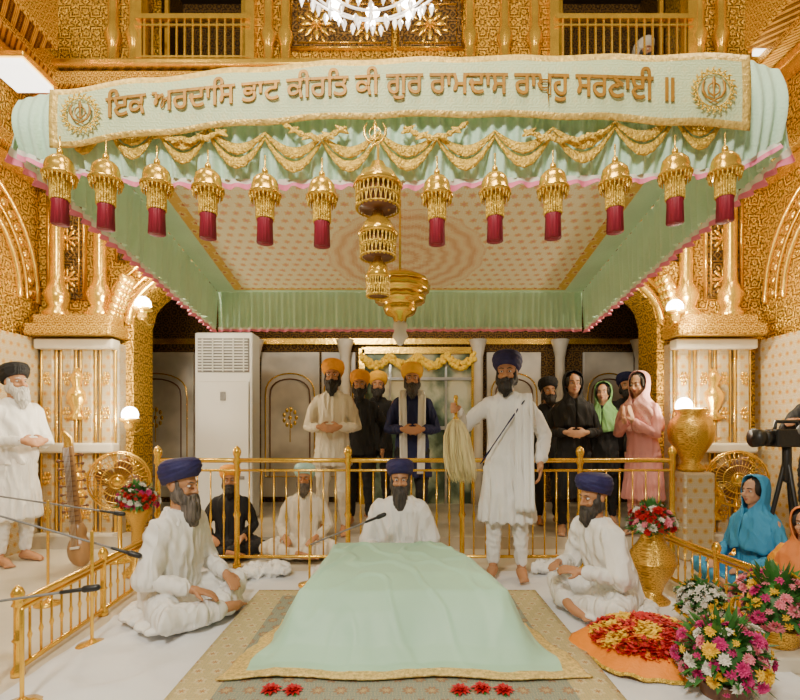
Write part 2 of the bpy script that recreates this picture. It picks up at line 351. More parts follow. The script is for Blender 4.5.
    if hd=='turban':
        e=B()
        e.T=TH@Mx.Translation((0,.012,.028))@Mx.Rotation(-.22,4,'X')
        ph=48;rw=36;rg=[]
        for j in range(rw+1):
            t=j/rw;rr=interp([(0,.9),(.12,1.03),(.35,1.12),(.6,1.02),(.8,.76),(.93,.42),(1,.02)],t);z=.0+.14*sin(t*pi/2)
            ring=[]
            for a in range(ph):
                an=2*pi*a/ph;fr=max(0,-sin(an));hgt=t*6+1.9*abs(cos(an))*(1 if sin(an)<0 else .6)
                saw=(hgt%1);k=1+.06*(saw-.5)*(1-t*.5)
                ring.append(V((.106*rr*k*cos(an),.122*rr*k*sin(an),z+.022*fr*(1-t)-.03*max(0,sin(an))*(1-t))))
            rg.append(ring)
        e.rings(rg);e.obj('turban',hm,r)
    else:
        e=B();e.T=TH
        e.ell((0,.026,.04),(.086,.095,.092));e.ell((0,.055,-.03),(.075,.06,.08))
        for q in(-1,1): e.ell((q*.068,-.012,.025),(.018,.048,.06))
        remesh(e.obj('hair',HB,r),.009,1,lambda c:.004*noise.noise(V((c.x*60,c.y*60,c.z*20))))
        if hd=='scarf':
            rows=[(.146,.01,.012,0),(.142,.04,.045,.2),(.13,.066,.075,.9),(.105,.086,.1,1.1),(.08,.096,.106,1.15),(.02,.104,.112,1.2),(-.05,.1,.108,1.1),(-.105,.09,.098,.7),(-.15,.105,.105,.2),(-.2,.15,.13,.03),(-.27,.205,.15,.02),(-.38,.222,.17,.02),(-.48,.23,.18,.02)]
            def hf(u,v):
                t=v*(len(rows)-1);i=min(int(t),len(rows)-2);k=t-i;a,c=rows[i],rows[i+1]
                z,rx,ry,op=[lerp(a[m_],c[m_],k) for m_ in range(4)];ph=-pi/2+op+(2*pi-2*op)*u
                w=1+.07*noise.noise(V((cos(ph)*3,sin(ph)*3,z*5+hc.x+sd_)))+.04*sin(ph*11+z*34+2*noise.noise(V((z*9,ph,sd_))))*min(1,max(0,-z*5))
                return V((rx*w*cos(ph),.016+ry*w*sin(ph)-.0+max(0,-z-.2)*lean*2,z+.05*noise.noise(V((ph*2,1,sd_)))*(v>.8)))
            e=B();e.T=Mx.Translation(hc)@Mx.Rotation(yaw*.8,4,'Z');e.grid(hf,64,36);e.obj('headscarf',hm,r,solid=.008)
    if scarf:
        e=B()
        for q in(-1,1):
            e.grid(lambda u,v,q=q:V((q*(interp([(0,.06),(.15,.1),(1,.085)],v)+(u-.5)*.075),yl*(1-v)+interp([(0,.07),(.08,.0),(.18,-.135),(.5,-.155),(1,-.18)],v)+.006*sin(u*12),H+interp([(0,.53),(.08,.575),(.2,.46),(1,-.28 if not seat else .02)],v))),8,24)
        e.obj('stole',scarf,r,solid=.008)
    if strap:
        e=B();e.grid(lambda u,v:V((lerp(.15,-.19,v)+(u-.5)*.03,yl*(1-v)+interp([(0,.02),(.1,-.11),(.4,-.15),(.8,-.155),(1,-.08)],v)-(.012 if shawl or wrap else 0),H+lerp(.49,-.02,v)+(u-.5)*.03)),2,20);e.obj('shoulder_strap',strap,r,solid=.006)
    if shawl: # muslin wrapped over both shoulders and upper arms
        e=B();e.loft([((0,ly(t)+o_,H+t),rx,ry) for t,rx,ry,o_ in((-.04,.2,.165,.03),(.12,.2,.15,.015),(.3,.21,.138,0),(.42,.208,.122,0),(.49,.14,.097,.0),(.535,.096,.088,.01))])
        for sh,el in arms: e.tube([sh,lerp(sh,el,.5),el],[.078,.076,.078],12)
        sf=fold(.014,12,2.2,sd_+3)
        remesh(e.obj('shawl',shawl,r),.0115,4,lambda c:max(-.004,sf(c)+.006*sin((c.x*1.1+c.z*.8-c.y)*40+4*noise.noise(c*4))))
    if wrap:
        e=B()
        e.grid(lambda u,v:V(((.12+(u-.5)*.12)*(1+.15*v),interp([(0,.15),(.2,.1),(.33,.0),(.42,-.1),(.55,-.15),(1,-.18)],v)+.012*sin(u*16),H+interp([(0,.1),(.2,.38),(.33,.525),(.42,.47),(.55,.36),(1,-.38)],v))),14,40)
        e.obj('shoulder_cloth',wrap,r,solid=.008)
    return r
# ================= STRUCTURE
def sbox(name,c,d,mat,bev=0):
    return struct(B().box((0,0,0),d).obj(name,mat,loc=c,smooth=False,bev=bev))
b=B();b.box((0,3,-.05),(12,9,.1));struct(b.obj('floor',MAR,smooth=False))
sbox('floor_gallery',(0,6.2,.06),(8,2.5,.12),MARR)
AX,AH=-.05,2.72
def az(x):
    t=max(-1,min(1,(x-AX)/AH));return 2.3+.95*sqrt(max(0,1-t*t))-.07*abs(sin(t*pi*7))*(1-abs(t)**6)
WINS=[(X(143,5.2),X(253,5.2)),(X(551,5.2),X(686,5.2))]
b=B();N=120;y0,y1=5.2,5.6
xs=sorted([AX-AH+2*AH*i/N for i in range(N+1)]+[w for p in WINS for w in p if abs(w-AX)<AH]);vs=[];fs=[]
def addstrip(xa,xb,za,zb_,zt):
    o=len(vs)
    for x,z in((xa,za),(xb,zb_)): vs.extend([(x,y0,z),(x,y0,zt),(x,y1,z),(x,y1,zt)])
    fs.extend([(o,o+4,o+5,o+1),(o,o+2,o+6,o+4),(o+2,o+3,o+7,o+6),(o+1,o+5,o+7,o+3)])
for xa,xb in zip(xs,xs[1:]):
    m_=(xa+xb)/2;zt=4.86 if any(p[0]<m_<p[1] for p in WINS) else 6.2
    addstrip(xa,xb,az(xa),az(xb),zt)
b.add(vs,fs)
b.box(((-4.4+AX-AH)/2,5.4,2.4),(4.4+AX-AH,.4,4.8));b.box(((4.4+AX+AH)/2,5.4,2.4),(4.4-AX-AH,.4,4.8))
xl=min(AX-AH,WINS[0][0]);b.box(((-4.4+xl)/2,5.4,5.5),(4.4+xl,.4,1.4));xr=max(AX+AH,WINS[1][1]);b.box(((4.4+xr)/2,5.4,5.5),(4.4-xr,.4,1.4))
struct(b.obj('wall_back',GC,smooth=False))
tn=[0]
def trim(bb,mat,smooth=True,bev=0,loc=(0,0,0)):
    tn[0]+=1;return struct(bb.obj('trim_%d'%tn[0],mat,smooth=smooth,bev=bev,loc=loc))
for off,rr in((.04,.04),(.14,.02),(.3,.035)):
    b=B();b.tube([(AX+(AH+off)*(-cos(pi*i/80)),5.18,2.3+(.95+off)*sin(pi*i/80)+.0) for i in range(81)],rr,8);trim(b,GOLD)
b=B()
for i in range(46):
    a=pi*(i+.5)/46;b.ell((AX-(AH+.22)*cos(a),5.18,2.3+1.17*sin(a)),(.04,.03,.05))
trim(b,GOLD)
def relief(cx,cz,R):
    b=B()
    b.ell((cx,5.19,cz),(R*.22,.07,R*.22),seg=14)
    for i in range(8):
        q=2*pi*i/8;dx,dz=cos(q),sin(q)
        b.tube([(cx+dx*R*.25,5.185,cz+dz*R*.25),(cx+dx*R*.5,5.175,cz+dz*R*.5),(cx+dx*R*.8,5.19,cz+dz*R*.8)],[R*.05,R*.15,R*.02],8,fl=.5,up=(0,1,0))
        q+=pi/8;dx,dz=cos(q),sin(q);b.tube([(cx+dx*R*.6,5.19,cz+dz*R*.6),(cx+dx*R*.78,5.18,cz+dz*R*.78),(cx+dx*R,5.19,cz+dz*R)],[R*.03,R*.09,R*.02],8,fl=.5,up=(0,1,0))
    trim(b,GOLD)
for px0,px1,py0,py1 in((50,86,95,170),(50,86,178,300),(122,205,100,150),(118,150,158,262),(704,740,178,300),(704,740,95,170),(640,690,100,150),(650,684,160,262),(292,392,0,50),(398,462,0,50)):
    a,c=X(px0,5.2),X(px1,5.2);zb,zt=Z(py1,5.2),Z(py0,5.2)
    b=B();b.box(((a+c)/2,5.2,(zb+zt)/2),(c-a,.03,zt-zb));trim(b,GD,False)
    for ins,rr in((0,.024),(.06,.01)):
        b=B();b.tube([(a+ins,5.18,zb+ins),(c-ins,5.18,zb+ins),(c-ins,5.18,zt-ins),(a+ins,5.18,zt-ins)],rr,6,closed=True);trim(b,GOLD)
    w,h=c-a,zt-zb;k=max(1,round(max(w,h)/min(w,h)));R=min(w,h)*.42
    for i in range(k):
        t=(i+.5)/k;relief(lerp(a,c,t) if w>h else (a+c)/2,lerp(zb,zt,t) if h>=w else (zb+zt)/2,R)
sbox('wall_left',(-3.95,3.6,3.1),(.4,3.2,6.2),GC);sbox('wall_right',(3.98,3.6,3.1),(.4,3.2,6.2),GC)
for q,xw in((-1,-3.75),(1,3.78)):
    for zc,h,dd in((3.72,.1,.12),(3.84,.12,.2),(4.62,.1,.2),(4.78,.2,.34)):
        b=B();b.box((xw-q*dd/2,3.6,zc),(dd,3.2,h));trim(b,GF if h>.1 else GOLD,False,.02)
    for R in(.75,.85,1.0):
        b=B();b.tube([(xw-q*.02,4.15+R*1.0*cos(pi*i/30),2.5+R*1.15*sin(pi*i/30)) for i in range(31)],.03 if R!=.85 else .015,6);trim(b,GOLD)
    b=B()
    for i in range(26):
        a=pi*(i+.5)/26;b.ell((xw-q*.01,4.15+.92*cos(a),2.5+1.06*sin(a)),(.03,.045,.045),seg=8,rg=5)
    trim(b,GOLD)
    b=B();b.box((xw-q*.04,3.6,1.05),(.1,3.2,2.1));trim(b,MARF,False)
    b=B();b.box((xw-q*.3,3.9,5.0),(.5,1.6,.5));trim(b,GF,False,.03)
for zc,h,dd,m_ in((4.55,.08,.14,GOLD),(4.68,.14,.24,GF),(4.8,.06,.3,GOLD)):
    b=B();b.box((0,5.2-dd/2,zc),(7.4,dd,h));trim(b,m_,False,.015)
b=B()
for i in range(60): b.ell((-3.65+i*.124,5.02,4.48),(.045,.05,.06))
trim(b,GOLD)
for px in(112,133,268,285,470,505,535,700,722):
    x=X(px,5.1);b=B();b.lathe([(.09,4.85),(.11,4.9),(.06,4.95),(.05,5.1),(.085,5.2),(.05,5.3),(.05,5.7),(.1,5.8),(.1,5.9)],(x,5.12,0),14);trim(b,GOLD)
wn=0
for a,c in WINS:
    wn+=1;zb,zt=4.86,6.1
    b=B()
    for x in(a,c): b.box((x,5.15,(zb+zt)/2),(.09,.14,zt-zb))
    b.box(((a+c)/2,5.13,zb),(c-a+.07,.14,.06));b.box(((a+c)/2,5.07,zb+.5),(c-a,.05,.05));b.box(((a+c)/2,5.07,zb+.42),(c-a,.025,.02));b.box(((a+c)/2,5.07,zb+.1),(c-a,.025,.02))
    k=int((c-a)/.08)
    for i in range(1,k): b.tube([(a+(c-a)*i/k,5.07,zb),(a+(c-a)*i/k,5.07,zb+.5)],.012,6)
    b.box((a+.16,5.4,(zb+zt)/2),(.04,.04,zt-zb));b.box((c-.16,5.4,(zb+zt)/2),(.04,.04,zt-zb))
    struct(b.obj('window_%d'%wn,GOLD,smooth=False))
    sbox('floor_balcony_%d'%wn,((a+c)/2,6.1,4.8),(c-a+.6,1.3,.06),WOOD)
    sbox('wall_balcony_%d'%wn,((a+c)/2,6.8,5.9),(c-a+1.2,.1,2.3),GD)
    sbox('ceiling_balcony_%d'%wn,((a+c)/2,6.1,6.95),(c-a+1.2,1.6,.06),DARK)  # near-black slab added to block light and keep the opening dark
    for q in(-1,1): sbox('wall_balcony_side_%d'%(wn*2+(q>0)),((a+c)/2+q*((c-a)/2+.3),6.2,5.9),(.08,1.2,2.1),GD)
for q,pxs in((-1,(50,126)),(1,(664,742))):
    xa,xb=X(pxs[0],5.2),X(pxs[-1],5.2)
    b=B();b.box(((xa+xb)/2,5.14,1.03),(xb-xa,.14,2.06));trim(b,MARG,False,.01)
    for i in range(4):
        xx=lerp(xa,xb,(i*2+1)/8);b=B();b.box((xx,5.05,1.05),(.11,.06,1.9));trim(b,MARF,False,.015)
        for dx in(-.075,.075):
            b=B();b.tube([(xx+dx,5.05,.14),(xx+dx,5.05,1.98)],.014,6);trim(b,GOLD)
        b=B()
        for zz in(.35,.7,1.35,1.7):
            for j in range(6):
                t=2*pi*j/6;b.ell((xx+.03*cos(t),5.015,zz+.05*sin(t)),(.014,.008,.022),seg=8,rg=5)
            b.ell((xx,5.015,zz),(.014,.01,.02),seg=8,rg=5)
        trim(b,GOLD)
    b=B()
    for zz in(.1,1.0,2.04): b.box(((xa+xb)/2,5.03,zz),(xb-xa,.15,.1))
    trim(b,MAR,False,.02)
    for zz in(.5,1.5):
        b=B();b.lathe([(.05,zz-.22),(.09,zz-.2),(.04,zz-.14),(.1,zz),(.09,zz+.06),(.04,zz+.12),(.07,zz+.2),(.02,zz+.3)],((xa+xb)/2,5.03,0),14);trim(b,GOLD)
    b=B();b.box(((xa+xb)/2,5.03,2.17),(xb-xa+.06,.34,.12));b.box(((xa+xb)/2,5.06,2.28),(xb-xa,.24,.1));trim(b,GF,False,.02)
    for xx in(lerp(xa,xb,.2),lerp(xa,xb,.75)):
        b=B();b.lathe([(.1,2.3),(.13,2.36),(.08,2.42),(.11,2.5),(.12,2.56),(.07,2.66),(.062,2.75),(.062,3.6),(.08,3.63),(.065,3.67),(.1,3.8),(.13,3.85),(.07,3.9),(.062,4.0),(.062,4.3),(.12,4.45)],(xx,5.08,0),16,.05,8);trim(b,GOLD)
    xx=xb-.02 if q<0 else xa+.02
    b=B()
    for i in range(6):
        for j in(-1,0,1): b.ell((xx-q*(.0+.035*i)+j*.0,5.04-.02*i+j*.06,2.34+.065*i),(.05,.045,.05),seg=10,rg=6)
    trim(b,GOLD)
# rear gallery
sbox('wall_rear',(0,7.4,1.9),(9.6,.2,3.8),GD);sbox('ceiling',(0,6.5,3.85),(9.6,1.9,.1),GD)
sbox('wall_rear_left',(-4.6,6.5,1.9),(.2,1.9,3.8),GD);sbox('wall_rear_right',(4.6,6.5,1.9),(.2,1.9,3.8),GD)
for px0,px1 in((120,195),(262,320),(322,356),(486,540),(582,632),(640,700)):
    a,c=X(px0,7.3),X(px1,7.3)
    b=B();b.box(((a+c)/2,7.27,1.25),(c-a,.06,2.1));trim(b,MARR,False,.01)
    x=(a+c)/2
    for kk,mt_ in((.42,GOLD),(.34,WOOD)):
        w=(c-a)*kk;b=B()
        pts=[(x-w,7.23,.5),(x-w,7.23,1.6)]+[(x-w*cos(pi*i/12),7.23,1.65+((.34 if kk>.4 else .26)*sin(pi*i/12)**.7 if 0<i<12 else 0)) for i in range(13)]+[(x+w,7.23,1.6),(x+w,7.23,.5)]
        b.tube(pts,.011,5,closed=True);trim(b,mt_)
    b=B()
    for i in range(9):
        q=2*pi*i/9;b.ell((x+.09*cos(q),7.24,1.35+.12*sin(q)),(.025,.01,.035),seg=8,rg=5)
    b.tube([(x,7.24,1.0),(x,7.24,1.5)],.008,5);b.ell((x,7.24,1.35),(.03,.012,.03))
    trim(b,GOLD)
b=B();b.box((0,7.26,2.45),(9.2,.1,.08));trim(b,GOLD,False)
for px in(255,345,478,560,640):
    b=B();b.lathe([(.1,.12),(.1,.3),(.07,.4),(.07,2.2),(.1,2.35),(.13,2.45)],(X(px,7.1),7.1,0),12);trim(b,MARR)
b=B();a,c=X(362,7.1),X(474,7.1);b.box(((a+c)/2,7.16,1.2),(c-a,.04,2.2));b.mi=1
for x in(a,c): b.box((x,7.12,1.22),(.08,.1,2.2))
b.box(((a+c)/2,7.12,2.3),(c-a,.1,.09));b.mi=2
for t in(.25,.5,.75): b.box((lerp(a,c,t),7.13,1.22),(.03,.05,2.2))
b.box(((a+c)/2,7.12,1.9),(c-a,.05,.04));b.box(((a+c)/2,7.12,1.2),(c-a,.06,.05));struct(b.obj('door_1',[GLS,GOLD,STEEL],smooth=False))
g=root('marigold_garland','yellow marigold garland strung across the doorway','garland')
b=B()
for i in range(200):
    t=(i%100)/99;x=lerp(a,c,t);z=2.24-.13*abs(sin(t*pi*4))-(i//100)*.06;b.ell((x,7.04+random.uniform(-.03,.03),z+random.uniform(-.02,.02)),(.035,.035,.035),seg=8,rg=5)
b.obj('blossoms',FM[1],g)
b=B();b.tube([(lerp(a,c,i/30),7.06,2.26-.13*abs(sin(i/30*pi*4))) for i in range(31)],.006,5);b.obj('string',LEAF,g)
# ================= sheets / carpet / cloth
b=B()
def sh(u,v):
    x=lerp(-1.78,1.9,u);y=lerp(1.9,4.15,v);q=max(0,abs(x)-.9)
    return V((x,y,.012+.02*min(1,q*3)*max(0,1-3*abs(noise.noise(V((x*2.5,y*2.5,0)))))+.012*abs(noise.noise(V((x*7,y*5,2))))*min(1,q*4)))
b.grid(sh,110,80);tag(b.obj('floor_sheet',SHEET),'white cotton sheet spread over the marble floor','floor sheet')
CARP=floral('carpet_pattern',(.22,.26,.21),[(.45,.36,.18),(.3,.18,.1)],10,8,.9,0,False,.2,second=(.34,.33,.22),dense=.5,warpa=.2)
b=B();b.grid(lambda u,v:V((lerp(-1.0,.96,u),lerp(1.95,3.55,v),.045)),40,40,lambda u,v:1 if (u<.09 or u>.91 or v>.93) else 0)
tag(b.obj('carpet',[CARP,STRC],solid=.012),'patterned grey-green carpet with a gold floral border','carpet')
b=B()
def dc(u,v):
    s_=(u-.5)*2;Y=lerp(3.58,2.27,v)
    px_c=interp([(0,388),(.5,402),(1,405)],v)
    H_=interp([(0,.06),(.04,.37),(.07,.395),(.3,.39),(.55,.375),(.72,.34),(.79,.26),(.86,.13),(.92,.075),(1,.066)],v)
    hw_=interp([(0,.52),(.1,.55),(.35,.65),(.7,.77),(1,.86)],v)
    x=X(px_c,Y)+hw_*s_
    a=abs(s_);fl=interp([(0,1),(.66,1),(.71,.95),(.76,.7),(.83,.3),(.9,.06),(1,0)],a)
    n1=noise.noise(V((x*2.5,Y*2.2,0)));n2=noise.noise(V((x*4+Y*2,Y*3-x*3,1)))
    z=.062+(H_-.062)*fl+.005*n1+.014*max(0,1-7*abs(n2))*min(1,H_*4)
    if a>.64: 
        k=(a-.64)*2.4;z+=.03*sin(Y*23+s_*3+2*n1)*k*fl*(1 if H_>.1 else .3);x+=.025*sin(Y*21+3*n1)*k*(1 if a<.95 else .5)*(1 if s_>0 else -1)
    if v>.74: z+=.026*sin(x*24+n1*5)*(v-.74)*3.6*(1-v)*3.5
    return V((x,Y+.015*sin(x*9)*v,max(z,.062)))
b.grid(dc,140,140,lambda u,v:1 if(u<.055 or u>.945 or v>.955) else 0)
tag(b.obj('draped_platform_cloth',[MINTS,plain('gold_lace',(.78,.58,.2),.5,.25,.3,60,.6,80)],solid=.008),'mint green satin cloth with gold lace border over low platform','draped cloth')
# ================= railings
def rail(label,pts,h,step,pr=.022,name='railing'):
    L=root(name,label,'railing',pts[0]);o=V(pts[0])
    pm=B();pm.lathe([(pr*1.7,0),(pr*1.7,.03),(pr,.05),(pr,h*.45),(pr*1.5,h*.48),(pr,h*.51),(pr,h*.93),(pr*1.6,h*.95),(pr*1.1,h),(pr*1.5,h+pr),(pr*1.7,h+pr*2.2),(pr*1.2,h+pr*3.5),(.004,h+pr*4.4)],seg=12);pm=pm.mesh('post',GOLD)
    bm_=B();bm_.lathe([(.007,0),(.007,h*.3),(.013,h*.36),(.007,h*.42),(.007,h*.78)],seg=6);bm_=bm_.mesh('baluster',GOLD)
    def put(nm,me,p,):
        q=bpy.data.objects.new(nm,me);COL.objects.link(q);q.parent=L;q.location=p
    for p in pts: put('post',pm,V(p)-o)
    for a,c in zip(pts,pts[1:]):
        a=V(a)-o;c=V(c)-o;D=(c-a).length;n_=max(2,int(D/step))
        for i in range(1,n_): put('baluster',bm_,lerp(a,c,i/n_)+V((0,0,h*.1)))
        for zz,rr in((h*.97,.02),(h*.88,.011),(h*.1,.014)):
            q=B();q.tube([a+V((0,0,zz)),c+V((0,0,zz))],rr,8);q.obj('handrail' if zz>h*.9 else 'crossbar',GOLD,L)
    return L
yr=4.3
rail('tall polished gold railing in front of the standing worshippers',[(X(p,yr),yr,0) for p in(158,237,348,462,580,672)],.95,.1)
rail('low gold railing along the edge of the white sheet',[(-1.95,3.95,0),(-1.9,3.2,0),(-1.85,2.42,0)],.36,.085,.018)
rail('low gold railing beside the microphone stands',[(-1.9,2.32,0),(-2.6,2.3,0),(-3.3,2.3,0)],.36,.085,.018)
rail('low gold railing behind the flower arrangements',[(2.1,4.05,0),(2.12,3.35,0),(2.16,2.9,0)],.36,.085,.018)
# ================= canopy
cn=root('canopy','mint green cloth canopy with pink frills and brocade underside','canopy',(0,3.7,2.7));co_=V((0,3.7,2.7))
CX=1.82
ftop=[(15,100),(60,91),(200,74),(400,62),(600,60),(748,60),(785,72)];fbot=[(15,150),(60,168),(140,180),(400,183),(650,176),(735,168),(780,142)]
def rz_(x,y):
    zf=Z(interp(ftop,400+x/2.4*500)+6,2.4);zm=2.9-.05*abs(x/CX)
    return interp([(2.4,zf),(3.3,zm),(5.0,2.56)],y)
def cobj(b_,n_,m_,**k):
    b_.v=[tuple(V(p)-co_) for p in b_.v];return b_.obj(n_,m_,cn,**k)
b=B();b.grid(lambda u,v:V((lerp(-CX,CX,u),lerp(2.4,5.0,v),rz_(lerp(-CX,CX,u),lerp(2.4,5,v))-.03*sin(u*pi)*sin(v*pi))),80,60,lambda u,v:0 if(u<.045 or u>.955 or v>.985)else(1 if(u<.07 or u>.93 or v>.965) else 2))
cobj(b,'roof_panel',[MINT,STRP,CREAM])
def zbot(y): return interp([(2.4,2.53),(5.0,Z(328,5.0))],y)
def pleat(t,amp=.014,wl=.06): return amp*(sin(2*pi*t/wl)+.5*sin(2*pi*t/wl/2.3+1)+.8*noise.noise(V((t*6,amp*100,0))))
for q in(-1,1):
    b=B();b.grid(lambda u,v,q=q:V((q*(CX+pleat(u*2.6,.02,.085)*(.3+v)+.03*v),lerp(2.4,5,u),lerp(rz_(q*CX,lerp(2.4,5,u)),zbot(lerp(2.4,5,u)),v))),260,7);cobj(b,'side_valance',MINT)
    b=B();b.grid(lambda u,v,q=q:V((q*(CX+.035+pleat(u*2.6,.022,.09)*v+.012*v),lerp(2.38,5.02,u),zbot(lerp(2.4,5,u))-.06*v+.012)),260,2,lambda u,v:int(v>.4));cobj(b,'frill_trim',[FRW,PINK])
b=B();b.grid(lambda u,v:V((lerp(-CX,CX,u),5.0+pleat(u*3.6)*(.3+v),lerp(2.56,zbot(5),v))),360,6);cobj(b,'back_valance',MINT)
b=B();b.grid(lambda u,v:V((lerp(-CX,CX,u),5.0+pleat(u*3.6,.022,.09)*v,zbot(5)-.045*v+.01)),360,2,lambda u,v:int(v>.5));cobj(b,'frill_trim',[FRW,PINK])
b=B();b.grid(lambda u,v:V((X(lerp(18,778,u),2.4),2.4+pleat(u*3.65)*(.3+v)-.05*sin(pi*v),Z(lerp(interp(ftop,lerp(18,778,u)),interp(fbot,lerp(18,778,u)),v),2.4))),400,10);cobj(b,'front_valance',MINT)
b=B();b.grid(lambda u,v:V((X(lerp(18,778,u),2.4),2.395-.012*v+pleat(u*3.65,.02,.09)*v,Z(interp(fbot,lerp(18,778,u))-2+10*v,2.4))),400,2,lambda u,v:int(v>.4));cobj(b,'frill_trim',[FRW,PINK])
bt=[(50,91),(125,81),(200,72),(300,63),(400,58),(500,56),(600,55),(748,54)];bb=[(50,149),(125,139),(200,130),(300,121),(400,117),(500,117),(600,120),(748,130)]
def sm(p,x): return (interp(p,x-25)+interp(p,x)+interp(p,x+25))/3
DB=2.3
b=B();b.grid(lambda u,v:V((X(lerp(50,750,u),DB),DB-.008*sin(v*pi)+.0025*sin(u*40)+.001*sin(u*90+v*4),Z(lerp(sm(bt,lerp(50,750,u)),sm(bb,lerp(50,750,u)),v)+1.2*sin(u*45),DB))),160,10,lambda u,v:1 if(v<.1 or v>.9 or u<.012 or u>.988) else 0)
cobj(b,'banner',[PALE,plain('gold_piping',(.82,.56,.14),.45,.3,.25,50,.5,60)],solid=.006)
GTX=plain('gold_thread_lettering',(.42,.2,.02),.5,.25,.2)
def textmesh(fill,bev):
    fc=bpy.data.curves.new('t','FONT');fc.body="ਇਕ ਅਰਦਾਿਸ ਭਾਟ ਕੀਰਿਤ ਕੀ ਗੁਰ ਰਾਮਦਾਸ ਰਾਖਹੁ ਸਰਣਾਈ ॥";fc.fill_mode=fill;fc.bevel_depth=bev;fc.bevel_resolution=1;fc.resolution_u=4
    to=bpy.data.objects.new('tmp',fc);COL.objects.link(to);bpy.context.view_layer.update()
    me=bpy.data.meshes.new_from_object(to.evaluated_get(bpy.context.evaluated_depsgraph_get()));bpy.data.objects.remove(to)
    vv=[v.co.copy() for v in me.vertices];keep=[]
    for p in me.polygons:
        ok=True;q=[vv[i] for i in p.vertices]
        for i in range(len(q)):
            e=q[i]-q[i-1]
            if (abs(e.x)>.12 and abs(e.y)>.12) or abs(q[i].z)>bev*1.5+.001: ok=False
        if ok: keep.append(tuple(p.vertices))
    used=sorted({i for f_ in keep for i in f_});mp_={i:k for k,i in enumerate(used)}
    return [vv[i] for i in used],[tuple(mp_[i] for i in f_) for f_ in keep]
tv,tf=textmesh('NONE',.021);x0=min(p.x for p in tv);x1=max(p.x for p in tv);sc=(672-108)/(x1-x0);tb=B()
def tp_(c):
    px=108+(c.x-x0)*sc;tp,bo=sm(bt,px),sm(bb,px);py=bo-21-(c.y)*sc*1.15*(bo-tp)/60
    return V((X(px,DB),DB-.02-c.z*.2,Z(py,DB)))
tb.add([tp_(p) for p in tv],tf)
tv2,tf2=textmesh('BOTH',0);tb.add([tp_(p)+V((0,-.0035,0)) for p in tv2],tf2)
cobj(tb,'banner_lettering',GTX,smooth=False)
def khanda(c,s,par,wreath=False,mat=GOLD2):
    b_=B();c=V(c)
    Q=lambda x,z,y=0:c+V((x*s,y,z*s))
    b_.tube([Q(0,-.35),Q(0,-.1),Q(0,.2),Q(0,.42),Q(0,.68)],[.03*s,.05*s,.06*s,.1*s,.01*s],6,fl=.5,up=(0,1,0))
    b_.tube([Q(.27*cos(2*pi*i/28),.05+.27*sin(2*pi*i/28)) for i in range(28)],.035*s,6,closed=True)
    for q in(-1,1):
        b_.tube([Q(-q*.2,-.58),Q(q*.05,-.45),Q(q*.34,-.3),Q(q*.5,-.02),Q(q*.5,.28),Q(q*.36,.56)],[.03*s,.04*s,.06*s,.075*s,.06*s,.01*s],6,fl=.5,up=(0,1,0))
        b_.tube([Q(q*.0,-.3),Q(q*.12,-.22)],.025*s,6)
    cobj(b_,'khanda_emblem',mat)
    if wreath:
        b_=B();b_.tube([Q(.76*cos(2*pi*i/36),.76*sin(2*pi*i/36)) for i in range(36)],.03*s,6,closed=True)
        for i in range(22):
            a=2*pi*i/22
            for k_,r_ in((1,.88),(-1,.98)): b_.tube([Q(.78*cos(a),.78*sin(a)),Q(r_*cos(a+k_*.1),r_*sin(a+k_*.1)),Q((r_+.1)*cos(a+k_*.2),(r_+.1)*sin(a+k_*.2))],[.03*s,.055*s,.01*s],6,fl=.4,up=(0,1,0))
        cobj(b_,'leafy_wreath',GOLD2)
khanda(P(80,113,DB-.025),.088,cn,True,GTX);khanda(P(714,90,DB-.025),.1,cn,True,GTX);khanda(P(375,134,2.25),.095,cn,False,GOLD)
TP=[(60,150),(106,155),(157,160),(208,164),(265,169),(322,172),(378,168),(437,170),(495,167),(553,164),(615,158),(675,149),(725,147)]
for (a,ya),(c,yc) in zip(TP,TP[1:]):
    for j in(0,1):
        b=B()
        def sw(u,v,a=a,ya=ya,c=c,yc=yc,j=j):
            t=u;w=sin(pi*t);px=lerp(a,c,t);py=lerp(ya,yc,t)-32-j*5+(23-j*9)*w+v*(2.5+8*w)+.9*abs(sin(u*pi*7))*(v>.7)
            return P(px,py,2.335-.004*j-.006*sin(pi*v))
        b.grid(sw,36,6);cobj(b,'gold_swag',GOLD2,solid=.004)
for q in(-1,1):
    for j in(0,1):
        b=B()
        for i in range(9):
            t=(i+.5)/9
            p=P(375+q*(30+62*t),128+12*sin(t*pi)-5*t,2.305) if j==0 else P(375+q*(150+80*t),131+9*sin(t*pi),2.31)
            L=.03*(1-.4*t);s1=1 if i%2 else -1
            b.tube([p-V((q*L,0,-s1*L*.5)),p,p+V((q*L,0,-s1*L*.7))],[.006,.016,.003],8,fl=.4,up=(0,1,0))
        b.tube([(P(375+q*(30+62*i/12),128+12*sin(i/12*pi)-5*i/12,2.308) if j==0 else P(375+q*(150+80*i/12),131+9*sin(i/12*pi),2.313)) for i in range(13)],.009,6)
        cobj(b,'embroidered_scroll',GOLD2)
